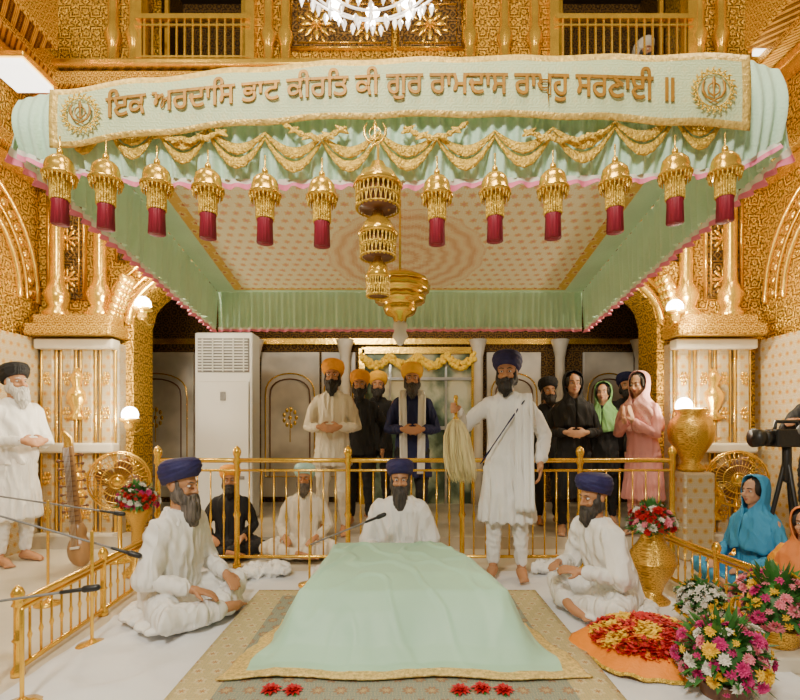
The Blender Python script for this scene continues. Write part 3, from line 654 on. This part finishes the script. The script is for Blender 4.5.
def tassel(label,loc):
    r=root('hanging_tassel',label,'tassel',loc,group='gold tassels along the canopy edge')
    b=B();b.tube([(0,0,.06),(0,0,-.01)],.004,5);b.ell((0,0,-.012),(.014,.014,.02));b.obj('cord_knob',GOLD,r)
    b=B();b.lathe([(.006,-.02),(.018,-.026),(.038,-.036),(.054,-.055),(.061,-.08),(.062,-.1),(.072,-.112),(.073,-.122),(.04,-.122)],seg=24,fl=.025,n=8);b.obj('dome',GOLD,r)
    b=B()
    for i in range(22):
        a=2*pi*i/22;b.tube([(.066*cos(a),.066*sin(a),-.12),(.062*cos(a),.062*sin(a),-.15)],[.0045,.003],5)
        b.tube([(.036*cos(a),.036*sin(a),-.12),(.037*cos(a),.037*sin(a),-.225)],[.0055,.005],5)
    b.lathe([(.03,-.12),(.034,-.16),(.034,-.23)],seg=12);b.obj('bead_fringe',GOLD2,r)
    b=B();b.lathe([(.01,-.2),(.03,-.222),(.036,-.23),(.033,-.24),(.036,-.335),(.01,-.335)],seg=32,fl=.04,n=16);b.obj('silk_tassel',MAROON,r);return r
ref=None
for px,py in TP:
    if px==378: continue
    loc=P(px,py,2.25)
    if ref is None: ref=tassel('gold domed tassel with bead fringe and maroon silk end',loc)
    else: clone(ref,loc)
ct=root('hanging_umbrella_pendant','three-tier gold umbrella pendant with bead net fringes','pendant',P(378,165,2.22))
for z0,k in((-.02,1.35),(-.235,1.1),(-.425,.7)):
    b=B();b.lathe([(.005,z0+.035),(.02*k,z0+.03),(.03*k,z0),(.055*k,z0-.02),(.068*k,z0-.05),(.08*k,z0-.065),(.08*k,z0-.08),(.04*k,z0-.08)],seg=24,fl=.03,n=8);b.obj('umbrella_dome',GOLD,ct)
    b=B();hh=.11 if k>1 else .09
    for i in range(56):
        a=2*pi*i/56;b.tube([(.074*k*cos(a),.074*k*sin(a),z0-.07),(.07*k*cos(a+.2*(-1)**i),.07*k*sin(a+.2*(-1)**i),z0-.07-hh)],.003,4)
    for zz in(.5,.95): b.tube([(.073*k*cos(2*pi*i/24),.073*k*sin(2*pi*i/24),z0-.07-hh*zz) for i in range(24)],.004,5,closed=True)
    b.obj('bead_net',GOLD2,ct)
    b=B();b.lathe([(.06*k,z0-.08),(.062*k,z0-.07-hh*.95)],seg=20);b.obj('silk_lining',WOOD,ct)
b=B();b.tube([(0,0,.1),(0,0,-.52)],.006,6);b.obj('cord',GOLD,ct)
dh=3.55
hp=root('hanging_gold_parasol','broad gold parasol with layered rim and pointed finial','parasol',P(400,275,dh))
b=B();b.lathe([(.01,.05),(.05,.03),(.13,.0),(.19,-.03),(.205,-.06),(.17,-.065)],seg=28,fl=.02,n=14);b.obj('dome',GOLD,hp)
b=B();b.lathe([(.17,-.06),(.21,-.075),(.2,-.13),(.14,-.14),(.18,-.155),(.17,-.2),(.11,-.21),(.12,-.23),(.1,-.28),(.05,-.3),(.04,-.34)],seg=28,fl=.03,n=14);b.obj('layered_rim',GOLD,hp)
b=B();b.lathe([(.04,-.33),(.05,-.36),(.04,-.4),(.055,-.44),(.03,-.47),(.025,-.49),(.01,-.5)],seg=14,fl=.08,n=7);b.obj('finial',FRW,hp)
b=B();b.tube([(0,0,rz_(0,dh)-hp.location.z-.03),(0,0,.04)],.008,6);b.obj('rod',GOLD,hp)
ch=root('chandelier','crystal chandelier with hanging glass drops and small bulbs','chandelier',(X(368,3.0),3.0,Z(26,3.0)+.3))
b=B();b.lathe([(.01,.05),(.05,.08),(.03,.15),(.06,.25),(.03,.4),(.02,1.6)],seg=12);b.obj('stem',GOLD,ch)
b=B();dm=B();dm.rings([[V((r_*cos(pi*a/3),r_*sin(pi*a/3),z)) for a in range(6)] for r_,z in((.001,0),(.016,-.02),(.019,-.035),(.001,-.085))]);dm=dm.mesh('crystal_drop',CRY,False)
for i in range(12):
    a=2*pi*i/12;b.tube([(.03*cos(a),.03*sin(a),.12),(.25*cos(a),.25*sin(a),.05),(.45*cos(a),.45*sin(a),.12),(.5*cos(a),.5*sin(a),.17)],.01,6)
    c=B();c.lathe([(.02,.17),(.045,.19),(.05,.2)],(.5*cos(a),.5*sin(a),0),12);c.ell((.5*cos(a),.5*sin(a),.12),(.018,.018,.03));c.obj('bulb_cup',[BULB],ch)
for R_,z,n_ in((.54,.17,34),(.44,.1,28),(.32,.06,20),(.18,.04,14)):
    for i in range(n_):
        a=2*pi*i/n_;q=bpy.data.objects.new('crystal_drop',dm);COL.objects.link(q);q.parent=ch;q.location=(R_*cos(a+R_),R_*sin(a+R_),z-.03*(i%2))
b.obj('arms',GOLD,ch)
b=B()
for R_,z in((.54,.17),(.44,.1),(.32,.06),(.18,.04)): b.tube([(R_*cos(2*pi*i/40),R_*sin(2*pi*i/40),z) for i in range(40)],.008,6,closed=True)
b.obj('ring_frame',CRY,ch)
def lamp(loc,label,e=22,R=.075):
    r=root('wall_lamp',label,'lamp',loc,group='bright wall lamps')
    b=B();b.ell((0,0,0),(R,R,R*1.1));b.obj('bulb',BULB,r)
    b=B();b.lathe([(.03,-.15),(.05,-.12),(.045,-.09),(.07,-.06)],seg=14);b.tube([(0,0,-.13),(0,.1,-.17),(0,.22,-.13)],.012,6)
    b.lathe([(.03,-.02),(.09,.0),(.1,.03),(.095,.03),(.085,.005),(.03,-.01)],(0,0,-.06),16);b.obj('bracket',GOLD,r)
    L=bpy.data.lights.new('wall_lamp_light','POINT');L.energy=e;L.color=(1,.84,.58);L.shadow_soft_size=.06;o=bpy.data.objects.new('wall_lamp_light',L);COL.objects.link(o);o.location=V(loc)+V((0,-.22,.02))
lamp(P(143,305,4.85),'glowing white bulb on a gold wall bracket',60);lamp(P(675,308,4.85),'glowing white bulb on a gold wall bracket',60)
lamp(P(130,415,4.85),'glowing lamp low on the marble pier',32);lamp(P(684,406,4.85),'glowing lamp low on the marble pier',32)
for px,py,d,w in((20,76,4.6,.35),(786,38,4.6,.35)):
    r=root('ceiling_light_fixture','boxy white light fixture under the balcony','light fixture',P(px,py,d))
    B().box((0,0,0),(w,.4,.05)).obj('diffuser',GLOW,r,smooth=False,bev=.01);B().box((0,0,.05),(w+.05,.45,.05)).obj('housing',GOLD,r,smooth=False,bev=.01)
ac=root('air_conditioner','tall white floor-standing air conditioner with top grille','air conditioner',(X(228,6.0),6.0,.12))
B().box((0,0,1.1),(.68,.3,2.2)).obj('cabinet',PLW,ac,smooth=False,bev=.02)
B().box((0,-.16,.85),(.6,.02,1.55)).obj('front_panel',PLW,ac,smooth=False,bev=.008)
b=B();b.box((0,-.152,1.93),(.6,.01,.4));b.mi=1
for i in range(11): b.box((0,-.165,1.76+i*.034),(.58,.03,.012))
for i in range(5): b.box((-.24+i*.12,-.17,1.93),(.012,.02,.38))
b.obj('air_grille',[PLG,PLW],ac,smooth=False)
b=B();b.box((0,-.175,1.45),(.06,.01,.1));b.obj('display_panel',PLG,ac,smooth=False);b=B();b.box((.2,-.175,.5),(.1,.01,.04));b.obj('badge',PLG,ac,smooth=False)
def fan(loc,rz,label):
    r=root('pedestal_fan',label,'fan',loc,rz,group='pedestal fans')
    h=.72;b=B();b.lathe([(.17,0),(.17,.02),(.05,.05),(.02,.08),(.015,h-.08)],seg=20);b.obj('stand',GOLD,r)
    b=B();b.T=Mx.Translation((0,.04,h));b.tube([(0,.12,0),(0,0,0)],.05,12);b.obj('motor',GOLD,r)
    b=B();b.T=Mx.Translation((0,-.02,h))
    for R_,y in((.26,0),(.25,-.04),(.25,.04),(.19,-.06),(.13,-.068),(.06,-.07)): b.tube([(R_*cos(2*pi*i/40),y,R_*sin(2*pi*i/40)) for i in range(40)],.005 if R_<.26 else .011,5,closed=True)
    for i in range(36):
        a=2*pi*i/36;b.tube([(.02*cos(a),-.07,.02*sin(a)),(.15*cos(a),-.068,.15*sin(a)),(.25*cos(a),-.04,.25*sin(a)),(.26*cos(a),0,.26*sin(a)),(.25*cos(a),.04,.25*sin(a)),(.05*cos(a),.07,.05*sin(a))],.0026,4)
    b.obj('cage',GOLD,r)
    for k in range(4):
        b=B();b.T=Mx.Translation((0,-.02,h))@Mx.Rotation(k*pi/2+.3,4,'Y')
        b.grid(lambda u,v:V((lerp(.03,.22,u),(v-.5)*.05,(v-.5)*.17*sin(pi*(.15+.8*u)))),10,6);b.obj('blade',WOOD,r,solid=.004)
    b=B();b.ell((0,-.09,h),(.04,.015,.04));b.obj('badge',GOLD,r)
    return r
fan((X(120,4.55),4.55,0),.25,'round brass-coloured fan beside the marble pier')
fan((X(736,4.75),4.75,0),-.3,'round brass-coloured fan near the headscarfed women')
def blossom(mat,r=.03,lay=4,name='flower',np=13):
    b=B()
    for k in range(lay):
        n_=np-k*2;el=.1+k*.38
        for i in range(n_):
            a=2*pi*(i+k*.5)/n_+random.uniform(-.1,.1);L=r*(1-.17*k)*random.uniform(.85,1.1);dx=V((cos(a)*cos(el),sin(a)*cos(el),sin(el)));w=V((-sin(a),cos(a),0))*L*.2
            b.add([dx*.1*L,dx*.6*L+w+V((0,0,.12*L)),dx*L+V((0,0,-.05*L)),dx*.6*L-w+V((0,0,.12*L))],[(0,1,2,3)])
    b.ell((0,0,r*.2),(r*.22,r*.22,r*.2),seg=8,rg=5);return b.mesh(name,mat,False)
BL=[[blossom(m_,.032),blossom(m_,.022,3,np=8)] for m_ in FM]
VASE=carved('engraved_vase_gold',(.92,.58,.1),(.7,.4,.06),(.3,.14,.02),16,.7,.28,.25,24,.4,.05)
def bouquet(label,loc,R,cols,n_,pot):
    r=root('flower_arrangement',label,'flowers',loc);pz=0;low=1.3
    if pot=='vase':
        b=B();b.lathe([(.09,0),(.115,.02),(.115,.03),(.06,.07),(.08,.14),(.13,.22),(.15,.28),(.157,.29),(.15,.3),(.14,.35),(.09,.42),(.07,.46),(.1,.5),(.095,.5)],seg=32);b.obj('vase',VASE,r);pz=.48
    elif pot=='tall':
        b=B();b.lathe([(.1,0),(.12,.03),(.05,.1),(.05,.4),(.1,.5),(.11,.56)],seg=20);b.obj('vase',VASE,r);pz=.54
    else:
        b=B();b.lathe([(R*.5,0),(R*.55,.02),(R*.62,.08),(R*.66,.1)],seg=20);b.obj('pot',VASE if pot=='gold' else WOOD,r);pz=.12;low=1.62
    c=V((0,0,pz+R*.45))
    b=B()
    for i in range(190):
        a=random.uniform(0,2*pi);e=random.uniform(-.6 if low>1.5 else -.4,1.4);d=V((cos(a)*cos(e),sin(a)*cos(e),sin(e)));w=V((-sin(a),cos(a),random.uniform(-.4,.4)))*random.uniform(.006,.018)
        o_=random.uniform(1.0,1.3);p0=c+d*R*.6;p1=c+d*R*.95*o_*.9;p2=c+d*R*1.1*o_+V((0,0,random.uniform(-.03,.01)))
        if min(p0.z,p1.z,p2.z)<.01: continue
        b.add([p0,p1+w,p2,p1-w],[(0,1,2,3)])
    b.ell(c,(R*.8,R*.8,R*.7));b.tube([(0,0,pz-.04),c],R*.3,8);b.obj('foliage',LEAF,r)
    for i in range(n_):
        z=1-low*(i+.5)/n_;a=i*2.39996;rr=sqrt(max(0,1-z*z));d=V((rr*cos(a),rr*sin(a),z))
        ci=cols[i%len(cols)] if random.random()<.6 else random.choice(cols)
        q=bpy.data.objects.new('flower',BL[ci][random.random()<.4]);COL.objects.link(q);q.parent=r
        q.location=c+V((d.x*R,d.y*R,d.z*R*.9))*random.uniform(.86,1.16);q.rotation_euler=(d+V((random.uniform(-.4,.4),random.uniform(-.4,.4),random.uniform(-.3,.3)))).to_track_quat('Z','Y').to_euler();s_=random.uniform(.8,1.35);q.scale=(s_,s_,s_)
        q.location.z=max(q.location.z,.03)
    return r
bouquet('round bouquet of magenta and yellow flowers in a low pot',(X(724,2.2),2.2,0),.165,[0,5,0,1,0,2],98,'wood')
bouquet('pink and yellow bouquet in a wide gold pot',(X(776,2.6),2.6,0.08),.18,[5,0,1,5,5,1],98,'gold')
bouquet('red and white flowers in a tall gold vase',(X(652,3.42),3.42,0),.14,[4,0,2,4,5],80,'vase')
bouquet('red and white flowers in a slender gold vase',(X(138,4.08),4.08,.0),.14,[4,2,0,4],80,'tall')
bouquet('low posy of white flowers beside the petal heap',(X(700,2.95),2.95,0),.12,[2,2,2,1],60,'wood')
r=root('marble_plinth','low cream marble plinth beneath the gold flower pot','plinth',(X(776,2.6),2.6,0));B().box((0,0,.04),(.34,.34,.08)).obj('slab',MAR,r,smooth=False,bev=.01)
pt=root('flower_petal_heap','heap of red and yellow petals on saffron cloth','petal heap',(X(648,2.6),2.6,.03))
b=B()
def hz_(q): return .13*max(0,1-q**3)
def oc(u,v):
    a=2*pi*u;R_=v*(.38+.03*sin(a*3)+.02*sin(a*5+1));x=R_*cos(a)*1.0;y=R_*sin(a)*.85
    return V((x,y,hz_(v*1.02)+.012*noise.noise(V((x*9,y*9,0)))+.02*max(0,v-.6)*abs(sin(a*9+x*5))))
b.grid(oc,96,22,lambda u,v:1 if v>.96 else 0);b.obj('saffron_cloth',[SAF,GOLD2],pt,solid=.006)
b=B()
for i in range(2900):
    a=random.uniform(0,2*pi);R_=.31*sqrt(random.random());x,y=R_*cos(a)*.95,R_*sin(a)*.83;z=hz_(R_/.38)+.012+random.random()*.03
    nn_=noise.noise(V((x*7,y*7,3)));b.mi=0 if nn_>.02 else(1 if nn_<-.14 else (2 if random.random()<.5 else 0))
    t=random.uniform(0,6);d=V((cos(t),sin(t),random.uniform(-.3,.6)))*.018;w=V((-sin(t),cos(t),random.uniform(-.3,.3)))*.01;p=V((x,y,z));b.add([p-d,p+w,p+d,p-w],[(0,1,2,3)])
k_=b.obj('petals',[FM[4],FM[1],FM[3]],pt);k_['kind']='stuff'
RB=blossom(FM[4],.05,4,'rose_bloom',11)
for px,d in((272,2.205),(294,2.2),(460,2.2),(481,2.215),(503,2.2)):
    r=root('red_rose','loose red rose lying on the carpet edge','flower',(X(px,d),d-.02,.055),random.random(),group='red roses at the cloth edge')
    q=bpy.data.objects.new('bloom',RB);COL.objects.link(q);q.parent=r
    b=B()
    for i in range(3): a=i*2.1;b.add([(0,0,0),(.03*cos(a)-.01*sin(a),.03*sin(a)+.01*cos(a),0),(.05*cos(a),.05*sin(a),-.002),(.03*cos(a)+.01*sin(a),.03*sin(a)-.01*cos(a),0)],[(0,1,2,3)])
    b.obj('leaf',LEAF,r)
r=root('gold_urn','tall embossed gold urn on a marble plinth','urn',(X(691,4.62),4.62,0))
B().box((0,0,.4),(.28,.28,.8)).obj('plinth',MARF,r,smooth=False,bev=.02)
b=B();b.lathe([(.1,.8),(.12,.83),(.07,.88),(.1,.95),(.18,1.08),(.195,1.17),(.17,1.27),(.11,1.33),(.14,1.37),(.1,1.38)],seg=28,fl=.02,n=14);b.obj('urn_body',VASE,r)
for px,d,s_ in((266,3.98,.24),(552,4.08,.2),(222,3.75,.2),(326,3.92,.16)):
    b=B()
    for i in range(6): b.ell((random.uniform(-.5,.5)*s_,random.uniform(-.3,.3)*s_,.035+random.random()*.02),(s_*.5,s_*.3,.04))
    o=tag(b.obj('cloth_bundle',SHW,loc=(X(px,d),d,.02)),'crumpled white cloth heaped on the floor sheet','cloth');remesh(o,.011,2,fold(.04,18,14))
def micstand(label,loc,h,arm):
    r=root('microphone_stand',label,'microphone stand',loc,group='microphone stands')
    b=B();b.lathe([(.085,0),(.085,.012),(.03,.025),(.012,.04)],seg=20);b.obj('base',GOLD,r)
    b=B();b.tube([(0,0,.03),(0,0,h)],.009,8);b.obj('pole',GOLD,r)
    a=V(arm[0]);c=V(arm[1]);b=B();b.tube([a,c],.006,8);b.obj('boom_arm',PLG,r)
    d=(c-a).normalized();b=B();b.tube([c,c+d*.1],[.009,.01],10);b.tube([c+d*.1,c+d*.15],[.017,.016],12);b.obj('microphone',BLP,r)
l0=V((X(92,2.75),2.75,.0));micstand('gold microphone stand with long boom beside seated man',l0,.63,(P(0,516,2.7)-l0,P(112,548,2.8)-l0))
l0=V((X(22,2.15),2.15,.0));micstand('gold microphone stand beside the low railing',l0,.42,(V((-.5,0,.40)),V((.1,.1,.46))))
l0=V((X(48,3.4),3.4,.0));micstand('microphone stand behind the low railing',l0,.7,(V((-.5,0,.76)),V((.3,.1,.62))))
l0=V((X(298,3.3),3.72,.03));micstand('slim microphone stand angled toward the seated reader',l0,.3,(V((0,0,.3)),P(366,522,3.62)-l0))
r=root('string_instrument','carved honey-coloured bowed string instrument leaning upright','musical instrument',(X(82,4.25),4.25,0),.15);r.rotation_euler[1]=-.1
b=B();b.ell((0,0,.16),(.1,.075,.14));b.ell((0,0,.32),(.07,.055,.1));remesh(b.obj('body',WOODL,r),.012,2)
b=B();b.box((0,-.01,.72),(.075,.05,.66));b.obj('neck',WOODL,r,smooth=False,bev=.008)
b=B();b.tube([(0,0,1.04),(0,-.0,1.12),(0,-.05,1.17)],[.04,.034,.015],8);b.obj('scroll_head',VASE,r)
b=B()
for i in range(14): b.box((0,-.04,.42+i*.042),(.08,.008,.008))
b.obj('frets',WOOD,r,smooth=False)
for i in range(14):
    b=B();q=1 if i%2 else -1;b.tube([(0,0,.5+i*.036),(q*.085,0,.5+i*.036)],.006,6);b.ell((q*.095,0,.5+i*.036),(.015,.009,.015));b.obj('tuning_peg',WOOD,r)
b=B()
for i in range(5): b.tube([(-.02+.01*i,-.05,1.04),(-.02+.01*i,-.09,.22)],.0018,4)
b.obj('strings',STEEL,r);b=B();b.box((0,-.08,.2),(.07,.02,.02));b.obj('bridge',FRW,r)
# ================= PEOPLE
D=lambda x:radians(x)
person('seated man in white robe and shawl with navy turban and long grey beard',(X(172,3.14),3.14,.03),D(76),True,1.0,top=WHITE,shawl=SHW,hm=NAVY,beard=HG,bl=.15,hands='lap',yaw=.05,pitch=.15,lean=.05,vox=.007)
person('seated man in white robe and navy turban leaning forward',(X(614,3.24),3.24,.03),D(-74),True,.9,beard=HD,bl=.06,hands='book',pitch=.25,lean=.15,shawl=SHW,vox=.007)
person('seated cross-legged reader in white shawl with long grey beard',(X(400,4.02),4.02,.02),0,True,.95,shawl=SHW,hm=NAVY,beard=HD,bl=.17,hands='lap',pitch=.15,vox=.008)
WL=(-.36,-.22,.40)
SM=(X(507,3.95),3.95,.03);SR=D(-14)
person('standing man in long white kurta waving a ceremonial whisk',SM,SR,False,1.0,beard=HB,bl=.04,hm=NAVY,hem=.44,strap=NVJ,wrap=SHW,yaw=-.1,pitch=.08,vox=.007,hw=.92,
 hands=((WL,(-.4,-.9,0),(.9,-.4,0),62),((.25,-.07,-.02),(0,-.25,-1),(-1,0,0),25)))
YB=5.1
person('standing man in white shirt and saffron turban, hands clasped',(X(333,YB),YB,.12),0,s=1.0,top=WHITE2,hm=SAFT,beard=HB,bl=.06,hands='clasp',hem=.7,bot=WHITE2)
person('standing man in dark clothes with saffron turban',(X(360,5.6),5.6,.12),0,s=.97,top=BLK,bot=BLK,hm=SAFT,beard=HB,hem=.8,vox=.01)
person('standing bearded man in navy robe with yellow turban and white stole',(X(412,YB),YB,.12),0,s=.98,top=NVJ,bot=BLK,hm=YEL,beard=HD,bl=.06,hands='clasp',hem=.6,scarf=WHITE)
person('standing man in yellow turban behind the others',(X(378,6.2),6.2,.12),0,s=1.0,top=BLK,bot=BLK,hm=YEL,beard=HB,hem=.8,vox=.011)
person('standing man in dark clothes behind the whisk bearer',(X(548,5.65),5.65,.12),0,s=.93,top=BLK,bot=BLK,hm=BLK,beard=HB,hem=.8,vox=.011)
person('standing woman in black dress and loose black headscarf',(X(573,YB),YB,.12),D(-12),s=.95,skin=SK2,top=BLK,bot=BLK,hd='scarf',hm=BLK,hands='clasp',hem=.4,yaw=.1)
person('standing woman with green shawl',(X(603,5.7),5.7,.12),D(-20),s=.92,skin=SK2,top=BLK,bot=BLK,hd='scarf',hm=GRN,hem=.6,vox=.01,yaw=-.2)
person('standing man in dark shirt and dark turban',(X(626,6.3),6.3,.12),D(-15),s=1.0,top=BLK,bot=BLK,hm=NVJ,beard=HB,hem=.8,vox=.011)
person('standing woman in patterned pink headscarf praying',(X(643,5.0),5.0,.12),D(-55),s=.94,skin=SK2,top=PNK,bot=PNK,hd='scarf',hm=PNKF,hands='pray',hem=.4,pitch=.15,lean=.07)
person('standing man in black turban beside the pier',(X(669,5.9),5.9,.12),D(-20),s=1.06,top=BLK,bot=BLK,hm=BLK,beard=HB,hem=.8,vox=.011)
person('seated bearded man in white with pale aqua turban',(X(305,4.74),4.74,.02),0,True,.86,top=WHITE2,hm=CYAN,beard=HG,bl=.05,hands='lap')
person('seated man in dark jacket with saffron head covering',(X(230,4.76),4.76,.02),D(14),True,.84,top=BLK,hm=SAFT,beard=HB,hands='lap')
person('standing man in white kurta with black turban and white beard',(X(14,4.45),4.45,0),D(70),s=1.0,hm=BLK,beard=HW,bl=.09,hands='clasp',hem=.4,shawl=SHW)
person('seated woman in blue headscarf facing the platform',(X(756,3.8),3.8,0),D(-78),True,.88,skin=SK2,top=BLUE,hd='scarf',hm=BLUE,hands='lap')
person('seated woman in orange headscarf',(X(806,3.12),3.12,0),D(-50),True,.74,skin=SK2,top=SAFT,hd='scarf',hm=plain('orange_scarf_cloth',(.8,.25,.06),.7),hands='lap')
person('standing camera operator in black clothes',(X(826,4.05),4.05,0),D(-60),s=1.0,top=BLK,bot=BLK,hm=BLK,beard=HB,hands=(((-.12,-.32,.33),(.3,-.8,.1),(.5,0,-1),40),((.12,-.32,.33),(-.3,-.8,.1),(-.5,0,-1),40)),hem=.8)
person('seated man in white leaning behind the upper balcony railing',(X(636,6.1),6.1,4.84),D(20),True,1.0,top=WHITE,hm=WHITE2,beard=HD,hands='lap',lean=.12,vox=.011)
r=root('video_camera','black professional video camera on a tripod','video camera',(X(780,3.66),3.66,Z(438,3.66)))
B().box((.06,0,0),(.26,.14,.13)).obj('body',BLP,r,smooth=False,bev=.012)
b=B();b.tube([(-.07,0,0),(-.13,0,0)],[.05,.055],18,rnd=False);b.tube([(-.13,0,0),(-.2,0,0)],[.062,.07],18,rnd=False);b.obj('lens',BLP,r)
b=B();b.tube([(-.04,0,.06),(-.03,0,.12),(.12,0,.12),(.14,0,.06)],.014,8);b.obj('handle',BLP,r)
b=B();b.tube([(.1,-.06,.05),(.12,-.1,.12)],.03,10);b.obj('viewfinder',PLG,r)
hz=-r.location.z
for a in(.6,2.7,4.8):
    b=B();b.tube([(.05,0,-.12),(.05+.1*cos(a),.1*sin(a),hz*.55),(.05+.18*cos(a),.18*sin(a),hz+.012)],[.018,.014,.012],8);b.obj('tripod_leg',BLP,r)
b=B();b.tube([(.05,0,-.06),(.05,0,-.3)],.03,10);b.obj('tripod_head',BLP,r)
gl=V((WL[0]-.4/.985*.085+.9/.985*.034,WL[1]-.9/.985*.085-.4/.985*.034,0));gr=Mx.Rotation(SR,3,'Z')@gl
wk=V((SM[0]+gr.x,SM[1]+gr.y,SM[2]+.92+WL[2]-.055));r=root('ceremonial_whisk','pale yellow yak-hair whisk with gold handle','whisk',wk)
b=B();b.lathe([(.012,.15),(.018,.13),(.012,.11),(.012,-.01),(.02,-.02),(.028,-.035),(.01,-.04)],seg=12);b.obj('handle',GOLD,r)
b=B()
for i in range(460):
    a=random.uniform(0,2*pi);R_=sqrt(random.random());l_=random.uniform(.38,.48);j1,j2=random.uniform(-.02,.02),random.uniform(-.03,.03)
    pts=[(.018*R_*cos(a),.018*R_*sin(a),-.025)]+[(R_*cos(a)*w_+.05*t*t+j1*t,R_*sin(a)*w_+j2*t,-.025-l_*t) for t,w_ in((.1,.06),(.3,.095),(.6,.105),(.85,.1),(1,.085))]
    b.tube(pts,[.003,.004,.004,.004,.003,.001],4,rnd=False)
k_=b.obj('whisk_hair',plain('pale_yellow_hair',(.88,.72,.38),.6,0,.25,30,.4,50,(1,1,.1)),r);k_['kind']='stuff'
# ================= lights / world / camera
def area(loc,tgt,size,e,col=(1,.82,.55)):
    L=bpy.data.lights.new('added_area_light','AREA');L.shape='SQUARE';L.size=size;L.energy=e;L.color=col;o=bpy.data.objects.new('added_area_light',L);COL.objects.link(o);o.location=loc  # unseen area lamps added to brighten hall, side walls and gallery
    o.rotation_euler=(V(tgt)-V(loc)).to_track_quat('-Z','Y').to_euler()
area((0,1.0,6.0),(0,4.4,2.5),1.4,130);area((-1.1,-1.3,4.3),(0,3.6,.7),.8,265,(1,.92,.78));area((0,6.0,3.7),(0,6.6,1.0),1.5,24)
area((-2.9,2.2,5.8),(-3.2,5,2),.7,62);area((2.9,2.2,5.8),(3.2,5,2),.7,62)
L=bpy.data.lights.new('chandelier_light','POINT');L.energy=50;L.color=(1,.78,.45);L.shadow_soft_size=.25;o=bpy.data.objects.new('chandelier_light',L);COL.objects.link(o);o.location=(0,3.0,4.2)
w=bpy.data.worlds.new('warm_hall');bpy.context.scene.world=w;w.use_nodes=True
w.node_tree.nodes['Background'].inputs[0].default_value=(1,.84,.6,1);w.node_tree.nodes['Background'].inputs[1].default_value=.2
c=bpy.data.cameras.new('camera');co=bpy.data.objects.new('camera',c);COL.objects.link(co);co.location=(0,0,CH);co.rotation_euler=(pi/2,0,0)
c.sensor_width=36;c.lens=F/800*36;c.shift_y=(HY-350)/800;c.clip_start=.05;bpy.context.scene.camera=co
